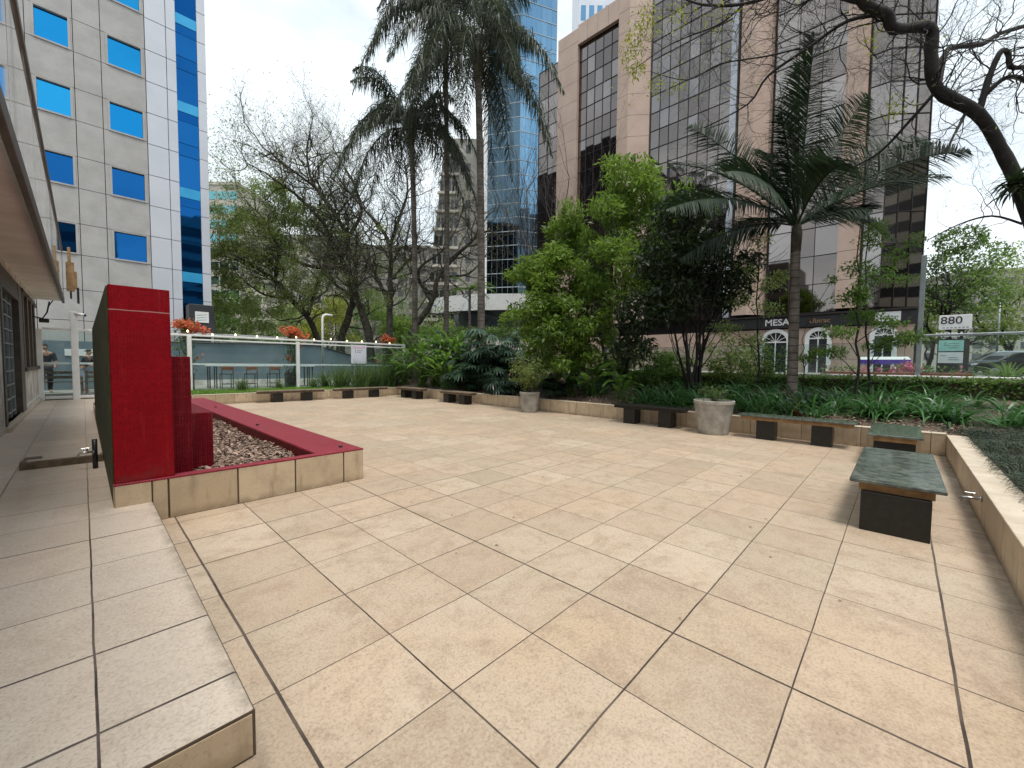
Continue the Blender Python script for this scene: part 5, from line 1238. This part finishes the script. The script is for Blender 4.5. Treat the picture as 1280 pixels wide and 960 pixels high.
def laid_tree(label, D, limbs, tw, leafm, nleaf, ls, spread=.5, up=.05, clusters=(), cn=900, dep=4):
    bx_ = Z(*limbs[0][0][0][:2], D); base = Vector((bx_.x, bx_.y, .5)); root = thing('street_tree', label, 'tree', tuple(base), 0, TG); mb = MB(); tips = []
    for pix, r0, r1 in limbs:
        pts = [Z(q[0], q[1], D+(q[2] if len(q) > 2 else 0))-base for q in pix]
        if pix is limbs[0][0]: pts = [Vector((pts[0].x, pts[0].y, 0))]+pts
        P, R_ = spline_limb(mb, pts, r0, r1); m = len(P)
        for k in range(int(tw*(m/20))):
            i = min(m-2, int(m*(.18+.82*random.random()**.8))); d = (P[i+1]-P[i]).normalized(); o = d.orthogonal().normalized(); w = (o*math.cos(k*2.4)+d.cross(o)*math.sin(k*2.4)+d*.35+Vector((0, 0, .3))).normalized()
            grow(mb, tips, P[i], w, min(.075, R_[i]*.5), random.uniform(1.2, 2.4), dep, dict(TP, up=up, wig=.2, fork=.6))
        grow(mb, tips, P[-1], (P[-1]-P[-3]).normalized(), r1, 2.2, dep+1, dict(TP, up=up, wig=.16, fork=.5))
    mb.build('trunk', M['bark'], root, True); parts = []
    T = np.array([tuple(t) for t in tips]); T = T[rng.integers(0, len(T), nleaf)]+rng.normal(size=(nleaf, 3))*spread; parts.append(leaves(T, ls, .42, .3, .4, .5))
    for x, y, r in clusters:
        c = Z(x, y, D+random.uniform(-1.5, 1.5))-base
        for _ in range(6): parts.append(leaves(blob(np.array(c)+rng.normal(size=3)*r*.5, (r*.5, r*.5, r*.34), cn//6, .2), ls, .42, .3, .5, .5))
    V, Q, R = cat(parts); link_mesh('crown', V, Q, M[leafm], root, R); return root
laid_tree('leafy grey green tree leaning left against the tower edge', 36, [([(435, 850), (405, 775), (345, 705), (290, 640), (205, 590), (125, 560)], .34, .09), ([(400, 770), (440, 640, .5), (475, 560, .8), (470, 470, 1)], .20, .06), ([(345, 705), (250, 690, -.6), (180, 640, -1)], .16, .05), ([(290, 640), (300, 540, .6), (250, 430, .9), (200, 380, 1)], .16, .05)], 20, 'L_sage', 12000, .19, .5, .04,
    [(170, 400, 2.0), (250, 350, 2.1), (120, 440, 1.6), (300, 430, 1.9), (190, 500, 1.9), (110, 560, 1.6), (140, 640, 1.8), (250, 560, 1.6), (340, 520, 1.5), (170, 720, 2.0), (110, 760, 1.7), (230, 760, 1.6), (300, 330, 1.5), (360, 400, 1.5)], 1700)
laid_tree('dark leaning tree with a thick mossy trunk behind the second bougainvillea', 33, [([(520, 850), (545, 765), (560, 690), (530, 600), (480, 480), (420, 400), (350, 335), (280, 285)], .36, .07), ([(530, 600), (400, 590, .5), (320, 540, .8), (260, 470, 1.2)], .18, .05), ([(480, 480), (500, 380, -.5), (460, 290, -.8)], .14, .05)], 22, 'L_sage', 6500, .15, .5, .05,
    [(420, 470, 1.5), (380, 560, 1.6), (470, 620, 1.4), (340, 620, 1.5), (300, 480, 1.5), (440, 390, 1.4), (350, 420, 1.4), (500, 540, 1.2), (420, 680, 1.4), (330, 720, 1.4)], 1100)
laid_tree('tall bare twisted tree with fine twigs reaching the open sky', 31, [([(620, 850), (575, 705), (545, 600), (540, 500), (500, 415), (430, 320), (340, 250), (260, 190)], .34, .05), ([(540, 500), (590, 400, .5), (560, 300, .7), (500, 200, .9)], .17, .045), ([(500, 415), (420, 300, -.6), (400, 200, -.9), (410, 130, -1)], .13, .04), ([(575, 705), (480, 640, .5), (430, 560, .8)], .15, .05)], 26, 'L_sage', 3000, .11, .4, .06, [(560, 640, 1.3), (620, 560, 1.2), (500, 680, 1.2), (600, 700, 1.3), (560, 480, 1.1)], 700)
laid_tree('dark twisted tree standing straight just left of the first palm trunk', 30, [([(685, 850), (690, 740), (690, 640), (688, 520), (640, 440), (560, 350), (480, 250)], .30, .05), ([(688, 520), (720, 430, .5), (750, 330, .8), (740, 230, 1)], .16, .045), ([(690, 740), (640, 620, -.5), (600, 560, -.8), (570, 470, -1)], .18, .05), ([(690, 640), (760, 560, .6), (790, 470, 1)], .13, .04)], 22, 'L_sage', 2600, .11, .4, .06, [(640, 600, 1.2), (720, 600, 1.2), (660, 700, 1.3), (760, 680, 1.2), (700, 500, 1.1)], 650)
laid_tree('leaning bare tree spreading wide between the three palm trunks', 31, [([(750, 850), (800, 770), (835, 715), (860, 625), (930, 545), (1000, 480), (1035, 470)], .32, .06), ([(835, 715), (790, 640, .5), (800, 590, .8), (870, 540, 1), (920, 460, 1.1)], .18, .05), ([(860, 625), (960, 620, -.5), (1030, 545, -.8)], .12, .04), ([(790, 640), (740, 560, .6), (760, 440, .9)], .12, .04)], 14, 'L_yellow', 1100, .11, .4, .03)
tree('street_tree', 'slender bare tree with fine twigs in front of the blue glass tower', gp_(672, 42), [((0, 0, 0), img(.02, 1), .20, 8, 6)], dict(TP, wig=.08, up=.10, fork=.42, len=.7), M['bark_dark'], None, 0, .2, .2, .4, TG)
tree('street_tree', 'bare brown twiggy tree against the pink corner pier', gp_(705, 34), [((0, 0, 0), img(.02, 1), .16, 6.4, 6)], dict(TP, wig=.08, up=.10, fork=.42, len=.72), M['bark_gray'], None, 0, .2, .2, .4, TG)
for px, D, z, lab, mat, rad in ((285, 46, 5.5, 'dark green tree filling the gap at the tower foot', 'L_mid', 3.6), (345, 54, 6.5, 'soft green tree far behind the mossy leaning trunk', 'L_sage', 4.6), (405, 50, 6.2, 'yellow green tree far behind the twisted trunks', 'L_yellow', 3.6), (455, 56, 6.8, 'broad green tree far behind the straight twisted tree', 'L_mid', 4.8), (510, 47, 5.0, 'light green rounded tree left of the middle palm trunk', 'L_bright', 3.2), (548, 50, 4.6, 'low hazy green tree before the tapering concrete block', 'L_sage', 2.8)):
    p = atd(px, 440, D); tree('background_tree', lab, (p.x, p.y, .5), [((0, 0, 0), V3((0, 0, 1)), .22, 3.4, 4)], TP, M['bark'], M[mat], 500, .30, .3, .6, 'soft trees far behind the fence',
        [(tuple(V3((random.gauss(0, rad*.5), random.gauss(0, rad*.5), z+random.uniform(-.75, .7)*rad))), (rad*.36, rad*.36, rad*.26), 300) for _ in range(17)])
# hedge terrace by the podium
ph = thing('podium_hedge', 'trimmed green hedge under the white podium canopy', 'hedge', gp_(596, 40)); n = 3500
P = rng.uniform(-1, 1, (n, 3))*[5.5, .8, .8]; ang = math.atan2(RGT.y, RGT.x); ca, sa = math.cos(ang), math.sin(ang); P = np.stack([P[:, 0]*ca-P[:, 1]*sa, P[:, 0]*sa+P[:, 1]*ca, P[:, 2]+3.9], 1)
V, Q, R = leaves(P, .22, .6); link_mesh('foliage', V, Q, M['L_mid'], ph, R); o = MB().box(-5.6, 5.6, -.7, .7, .4, 3.4).build('stone_box', M['white_dirty'], ph); o.rotation_euler = (0, 0, ang)

# bright green round tree and the dark many-stemmed shrub in the bed
p = onX(770, 470, 14.0); B = V3((p.x, p.y, bed_z(p.x, p.y)))
def off(px, py, D): return tuple(atd(px, py, D)-B)
cl = [(off(x, y, d), r, n) for x, y, d, r, n in ((775, 245, 15.2, (1.25, 1.25, .9), 2500), (740, 290, 15.0, (1.2, 1.2, .9), 2000), (815, 285, 15.4, (1.1, 1.2, 1.0), 1700), (700, 335, 14.6, (1.1, 1.1, .75), 1700), (690, 375, 14.6, (1.1, 1.2, .7), 1500), (765, 330, 14.4, (1.3, 1.2, .9), 1700), (835, 330, 15.2, (1.0, 1.2, 1.0), 1100),
     (730, 385, 14.2, (1.1, 1.2, .8), 1300), (790, 375, 14.8, (1.2, 1.2, .8), 900), (672, 330, 15.2, (.6, .8, .4), 450), (715, 425, 14., (1.1, 1., .7), 800), (668, 395, 14.4, (.9, .9, .7), 800), (662, 340, 14.8, (.7, .8, .45), 700), (700, 300, 15.0, (.8, .8, .5), 700), (850, 270, 15.6, (.9, .9, .9), 900), (745, 420, 14.2, (1.1, 1., .7), 900), (690, 440, 14.0, (.9, .9, .6), 700), (780, 225, 15.2, (1.2, 1.1, .5), 900))]
root = thing('round_tree', 'bright green bushy tree in front of the pink building', 'tree', tuple(B)); mb = MB(); tips = []
for s in range(4): grow(mb, tips, V3((random.gauss(0, .12), random.gauss(0, .12), 0)), V3((random.gauss(0, .3), random.gauss(0, .3), 1)), .085, 2.6, 4, dict(TP, wig=.1, fork=.45))
mb.build('trunk', M['bark_dark'], root, True)
Vs = []
for c, r, n in cl:
    for _ in range(13):
        q = blob(c, tuple(x*1.12 for x in r), 1, .45)[0]; k = random.random()*.5; v_, q_, r_ = leaves(blob(q, tuple(x*.46 for x in r), int(n*.14), .25), .17, .34, .5, .25, .55); Vs.append((v_, q_, r_*.6+k*.8))
V, Q, R = cat(Vs)
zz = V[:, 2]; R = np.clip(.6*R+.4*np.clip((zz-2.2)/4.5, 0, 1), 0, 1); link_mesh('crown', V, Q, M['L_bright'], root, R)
p = onX(868, 478, 13.3); B = V3((p.x, p.y, bed_z(p.x, p.y)))
root = thing('dark_shrub_tree', 'very dark many-stemmed tree behind the large concrete pot', 'tree', tuple(B)); mb = MB(); tips = []
for s in range(9): grow(mb, tips, V3((random.gauss(0, .16), random.gauss(0, .16), 0)), img(random.gauss(0, .26), 1, random.gauss(0, .2)), .05, 2.1, 3, dict(TP, wig=.07, fork=.4, up=.08))
mb.build('trunk', M['bark_dark'], root, True)
cl = [(off(x, y, d), r, n) for x, y, d, r, n in ((850, 270, 12.6, (.8, .9, .8), 900), (875, 320, 12.2, (.9, .9, .8), 900), (825, 325, 12.4, (.75, .9, .8), 800), (905, 360, 12.4, (.7, .8, .7), 600), (840, 375, 12.1, (.8, .8, .7), 800), (800, 390, 12.4, (.7, .8, .7), 600), (880, 255, 13.0, (.6, .7, .5), 300), (790, 435, 12.8, (.6, .8, .5), 400), (930, 330, 12.8, (.5, .6, .5), 260))]
V, Q, R = cat([leaves(blob(c, r, int(n*1.6), .3), .17, .4, .3, .35, .5) for c, r, n in cl]); link_mesh('crown', V, Q, M['L_dark'], root, R)
def understory(label, px, X, w, h, y0, leafm, n, ls=.13):
    b = onX(px, 478, X); B = V3((b.x, b.y, bed_z(b.x, b.y)-.05)); root = thing('bushy_shrub', label, 'shrub', tuple(B), 0, 'bushy shrubs under the trees'); mb = MB(); out = []
    for k in range(12):
        a = random.uniform(0, 6.28); rr = random.random()**.6; t = V3((math.cos(a)*w*rr, math.sin(a)*w*rr, h*random.uniform(.35, 1.)*(1.1-.5*rr))); mb.tube([V3((0, 0, 0)), t*.5+V3((0, 0, .12)), t], [.02, .013, .005], 4, False)
        out.append(leaves(blob(tuple(t), (w*.34, w*.34, h*.16), n//12, .15), ls, .38, .5, .25, .5)); out.append(leaves(blob(tuple(t*.6), (w*.3, w*.3, h*.16), n//20, .15), ls, .38, .5, .25, .5))
    mb.build('stems', M['bark_dark'], root, True); V, Q, R = cat(out); link_mesh('foliage', V, Q, M[leafm], root, R)
understory('rounded mid green shrub at the foot of the bright bushy tree', 720, 14.6, 1.0, 2.3, 0, 'L_mid', 1900)
understory('yellowish shrub between the feathery pot shrub and the bright tree', 668, 13.6, .9, 2.0, 0, 'L_sage', 1500, .10)
understory('dark shrub filling the gap under the dark many-stemmed tree', 830, 15.2, 1.1, 1.9, 0, 'L_mid', 1700)
understory('loose shrub right of the dark many-stemmed tree before the shop wall', 915, 15.3, 1.0, 2.1, 0, 'L_sage', 1500, .11)
understory('olive shrub behind the paddle-leaved plants', 765, 15.4, 1.1, 2.2, 0, 'L_sage', 1800, .12)
understory('low dark shrub behind the first strap-leaved plants', 800, 13.9, .8, 1.2, 0, 'L_mid', 900)
understory('airy shrub in front of the left shop arch', 950, 15.4, .8, 2.0, 0, 'L_mid', 900, .10)
def sapling(name, label, px, X, topy, r, pads, leafm, lsz=.11, lean=0):
    b = onX(px, 478, X); B = V3((b.x, b.y, bed_z(b.x, b.y)-.05)); root = thing(name, label, 'tree', tuple(B), 0, 'young trees in the planting bed'); t = onX(px+lean, topy, X)-B; mb = MB(); pts = []
    for i in range(12): u = i/11; pts.append((t.x*u+random.gauss(0, .025), t.y*u+random.gauss(0, .025), t.z*u))
    mb.tube(pts, [r*(1-.75*i/11) for i in range(12)], 7, False); out = []
    for x, y, w, h, n in pads:
        D = (Vector((X, b.y, 0)).dot(Vector((math.cos(YAW), math.sin(YAW), 0))))+random.uniform(-.45, .45); c = atd(x, y, D)-B; k = D/F
        att = V3(pts[min(11, max(2, int(11*max(.1, (c.z-.35))/t.z)))]); mb.tube([att, att.lerp(c, .5)+V3((0, 0, .06)), c], [.014, .010, .004], 4, False)
        n = int(n*1.5); q = blob(c, (w*k, w*k*.8, h*k), n, .15); out.append(leaves(q, lsz, .34, 1.2, .1))
        for _ in range(4): e = q[random.randrange(n)]; mb.tube([c, V3(e)], [.005, .002], 3, False)
    mb.build('trunk', M['bark_dark'], root, True); V, Q, R = cat(out); link_mesh('crown', V, Q, M[leafm], root, R)
sapling('young_tree', 'thin young tree with layered light green leaves, right of the feather palm', 1074, 13.2, 280, .035, [(1090, 300, 26, 14, 130), (1070, 335, 24, 12, 150), (1100, 345, 30, 14, 170), (1065, 372, 28, 12, 170), (1080, 395, 30, 10, 210), (1050, 415, 26, 9, 170), (1110, 405, 26, 9, 160), (1040, 440, 24, 8, 140), (1075, 365, 14, 24, 150)], 'L_mid')
sapling('young_tree', 'second thin young tree with drooping sprays next to the grey fence pole', 1085, 14.2, 262, .032, [(1125, 425, 30, 8, 210), (1140, 420, 28, 9, 150), (1100, 432, 24, 8, 170), (1120, 320, 24, 14, 130), (1145, 300, 18, 10, 90), (1095, 285, 18, 14, 100), (1130, 350, 20, 8, 80)], 'L_mid')
sapling('young_tree', 'sparse dark young tree between the dark shrub tree and the palm trunk', 948, 13.6, 270, .030, [(930, 340, 24, 14, 150), (960, 355, 26, 12, 170), (925, 375, 26, 12, 190), (905, 410, 28, 9, 150), (960, 385, 24, 12, 150), (935, 425, 26, 8, 130), (950, 300, 18, 12, 90), (905, 300, 16, 12, 90), (975, 345, 14, 8, 90)], 'L_sage')
sapling('young_tree', 'small yellow green sapling low against the shop arches', 1005, 14.0, 410, .02, [(1008, 448, 16, 6, 90), (1022, 440, 14, 6, 80), (1040, 350, 10, 6, 40)], 'L_bright')
# street trees on the far right behind the number sign
for px, D, lab, mat, cls in ((1195, 36, 'dark green street tree crown above the number sign', 'L_mid', ((1190, 345, 3.0), (1215, 325, 2.6), (1175, 375, 1.9), (1225, 370, 2.2), (1200, 300, 1.8))), (1262, 42, 'yellow green street tree at the edge behind the lamp post', 'L_sage', ((1255, 345, 3.2), (1275, 385, 3.), (1290, 320, 3.), (1240, 395, 2.2), (1250, 415, 1.8))), (1160, 48, 'hazy green tree squeezed between the granite building and the dark crown', 'L_sage', ((1160, 390, 1.8), (1180, 405, 2.2), (1160, 420, 1.5)))):
    p = atd(px, 455, D); B = V3((p.x, p.y, ST)); tree('street_tree', lab, tuple(B), [((0, 0, 0), img(0, 1), .24, 4., 5)], TP, M['bark_dark'], M[mat], 900, .3, .3, .6, 'street trees across the road', [(tuple(atd(x, y, D)-B), (r, r, r*.7), 900) for x, y, r in cls])

# big tree at the right edge: limbs laid out by hand, twigs grown from them
B = atd(1352, 560, 9.7); B.z = .45
bt_ = thing('large_street_tree', 'large nearly bare tree whose crooked dark limb crosses the top right', 'tree', tuple(B)); mb = MB(); tips = []
def limb(pix, r0, r1):
    pts = [atd(x, y, d)-B for x, y, d in pix]; P = []
    for i in range(len(pts)-1):
        a, b = pts[max(0, i-1)], pts[min(len(pts)-1, i+2)]
        for k in range(4):
            t = k/4; p0, p1, p2, p3 = a, pts[i], pts[i+1], b
            P.append(.5*((2*p1)+(p2-p0)*t+(2*p0-5*p1+4*p2-p3)*t*t+(3*p1-p0-3*p2+p3)*t**3))
    P.append(pts[-1]); n = len(P)
    R_ = [(r0+(r1-r0)*i/(n-1))*random.uniform(.90, 1.12) for i in range(n)]; mb.tube(P, R_, 10, True); return P, R_
D0 = 9.4
L1 = limb([(1352, 545, D0+.3), (1330, 450, D0+.1), (1304, 330, D0), (1276, 240, D0), (1250, 185, D0), (1222, 142, 9.2), (1172, 112, 9.0), (1164, 70, 8.9), (1162, 35, 8.8), (1118, 36, 8.6), (1108, 18, 8.5), (1080, 4, 8.3), (1062, -30, 8.1)], .15, .085)
L2 = limb([(1172, 112, 9.0), (1182, 66, 9.3), (1200, 58, 9.5), (1228, 55, 9.8), (1250, 42, 10), (1290, 30, 10.3)], .06, .045)
L3 = limb([(1224, 140, 9.2), (1236, 98, 9.1), (1250, 66, 9.0), (1260, 66, 9.), (1264, 84, 9.), (1290, 82, 9.)], .062, .04)
L4 = limb([(1225, 125, 9.2), (1252, 100, 9.0), (1272, 96, 8.9), (1290, 106, 8.9)], .05, .03)
L5 = limb([(1172, 112, 9.0), (1140, 148, 9.3), (1100, 190, 9.8), (1062, 212, 10.2), (1030, 235, 10.6)], .04, .014)
L6 = limb([(1108, 18, 8.5), (1060, 26, 8.8), (1010, 60, 9.2), (960, 95, 9.5), (935, 130, 9.8), (880, 160, 10.2)], .045, .012)
L7 = limb([(1080, 4, 8.3), (1000, -12, 8.8), (930, 5, 9.2), (880, 6, 9.4), (850, -4, 9.6)], .05, .018)
L8 = limb([(1210, 135, 9.2), (1200, 155, 9.1), (1188, 178, 9.0), (1180, 200, 9.0)], .035, .012)
L9 = limb([(1278, 280, D0), (1240, 270, 9.8), (1200, 280, 10.2), (1160, 300, 10.6)], .03, .01)
LA = limb([(930, 5, 9.2), (900, 30, 9.4), (862, 45, 9.6), (830, 60, 9.8), (795, 85, 10)], .022, .008)
LB = limb([(1000, 60, 9.2), (960, 70, 9.0), (900, 80, 9.2), (860, 100, 9.4), (815, 90, 9.5)], .02, .007)
WP = dict(wig=.2, up=.03, fork=.6, len=.72, kids=2, side=.3, taper=.6, leafdepth=1)
for (P, R_), n, L in ((L1[:2], 26, .9), (L2, 13, .85), (L3, 12, .8), (L4, 9, .8), (L5, 16, .7), (L6, 30, .8), (L7, 30, .85), (L9, 9, .7), (LA, 18, .6), (LB, 22, .6), (L8, 8, .6)):
    m = len(P); lo = int(m*.42) if P is L1[0] else 2
    for k in range(n):
        i = random.randrange(lo, m-1); d = (P[i+1]-P[i]).normalized(); w = (d.orthogonal().normalized()*math.cos(k*2.4)+d.cross(d.orthogonal()).normalized()*math.sin(k*2.4)+d*.5+V3((0, 0, .15))).normalized()
        grow(mb, tips, P[i], w, min(.018, R_[i]*.4), L*random.uniform(.6, 1.3), 4, WP)
mb.build('trunk', M['bark_dark'], bt_, True)
T = np.array([tuple(t) for t in tips]); sel = rng.integers(0, len(T), 700); parts_ = [leaves(T[sel]+rng.normal(size=(700, 3))*.05, .055, .4, .3, .4)]
for x, y, d, r, n in ((805, 30, 9.6, .45, 260), (790, 60, 9.8, .35, 160), (795, 85, 10, .3, 140), (850, 20, 9.5, .4, 90), (820, 105, 9.8, .3, 90), (1120, 135, 9.5, .4, 90), (905, 15, 9.3, .5, 80), (845, 108, 9.7, .25, 60), (1090, 45, 8.9, .4, 60)):
    parts_.append(leaves(blob(tuple(atd(x, y, d)-B), r, n, .1), .085, .36, .3, .7))
V, Q, R = cat(parts_); link_mesh('leaves', V, Q, M['L_yellow'], bt_, R)
ep = V3(atd(1268, 232, 9.2)-B); n = 90; a = rng.uniform(0, 6.28, n); el = rng.uniform(-.4, 1.1, n)
V, Q, R = strap(np.repeat(np.array(ep)[None], n, 0)+rng.normal(size=(n, 3))*.08, np.stack([np.cos(a)*np.cos(el), np.sin(a)*np.cos(el), np.sin(el)], 1), .35+.3*rng.random(n), .05, 1.5*np.ones(n), 4); link_mesh('perching_fern', V, Q, M['L_dark'], bt_, R)

# ================================================================== SKY AND SUN
wd = bpy.data.worlds.new('World'); scn.world = wd; wd.use_nodes = True; t = wd.node_tree; t.nodes.clear()
out = t.nodes.new('ShaderNodeOutputWorld'); bg = t.nodes.new('ShaderNodeBackground'); t.links.new(bg.outputs[0], out.inputs[0])
sky = t.nodes.new('ShaderNodeTexSky'); sky.sky_type = 'NISHITA'; sky.sun_disc = False
SE, SAZ = math.radians(73), math.radians(250)     # sun direction: azimuth measured from +x towards +y
sky.sun_elevation = SE; sky.sun_rotation = PI/2-SAZ; sky.air_density = 1.; sky.dust_density = 1.5
tc = t.nodes.new('ShaderNodeTexCoord'); mp = t.nodes.new('ShaderNodeMapping'); mp.inputs['Scale'].default_value = (1, 1, 2.2); t.links.new(tc.outputs['Generated'], mp.inputs['Vector'])
nz = t.nodes.new('ShaderNodeTexNoise'); nz.inputs['Scale'].default_value = 1.9; nz.inputs['Detail'].default_value = 7; nz.inputs['Roughness'].default_value = .55; t.links.new(mp.outputs[0], nz.inputs['Vector'])
rp = t.nodes.new('ShaderNodeMapRange'); rp.interpolation_type = 'SMOOTHSTEP'; rp.inputs[1].default_value = .30; rp.inputs[2].default_value = .60; t.links.new(nz.outputs['Fac'], rp.inputs[0])
nz2 = t.nodes.new('ShaderNodeTexNoise'); nz2.inputs['Scale'].default_value = 4.5; nz2.inputs['Detail'].default_value = 6; t.links.new(mp.outputs[0], nz2.inputs['Vector'])
cl_ = t.nodes.new('ShaderNodeMix'); cl_.data_type = 'RGBA'; cl_.inputs[6].default_value = (10.8, 12.9, 13.8, 1); cl_.inputs[7].default_value = (14.8, 15.0, 15.3, 1); t.links.new(nz2.outputs['Fac'], cl_.inputs[0])
mx = t.nodes.new('ShaderNodeMix'); mx.data_type = 'RGBA'; mul = t.nodes.new('ShaderNodeMath'); mul.operation = 'MULTIPLY_ADD'; mul.inputs[1].default_value = .45; mul.inputs[2].default_value = .55; t.links.new(rp.outputs[0], mul.inputs[0])
t.links.new(mul.outputs[0], mx.inputs[0]); t.links.new(sky.outputs[0], mx.inputs[6]); t.links.new(cl_.outputs[2], mx.inputs[7]); t.links.new(mx.outputs[2], bg.inputs[0]); bg.inputs[1].default_value = .1
sd = bpy.data.lights.new('sun', 'SUN'); sd.energy = 2.9; sd.angle = math.radians(15); sd.color = (1, .96, .9); so = bpy.data.objects.new('sun', sd); COL.objects.link(so)
sv = Vector((math.cos(SAZ)*math.cos(SE), math.sin(SAZ)*math.cos(SE), math.sin(SE))); so.rotation_euler = sv.to_track_quat('Z', 'Y').to_euler(); so.location = sv*50
scn.view_settings.view_transform = 'Standard'; scn.view_settings.look = 'None'; scn.view_settings.exposure = 0; scn.view_settings.gamma = 1
scn.cycles.max_bounces = 8; scn.cycles.transparent_max_bounces = 16; scn.cycles.diffuse_bounces = 4; scn.cycles.glossy_bounces = 3
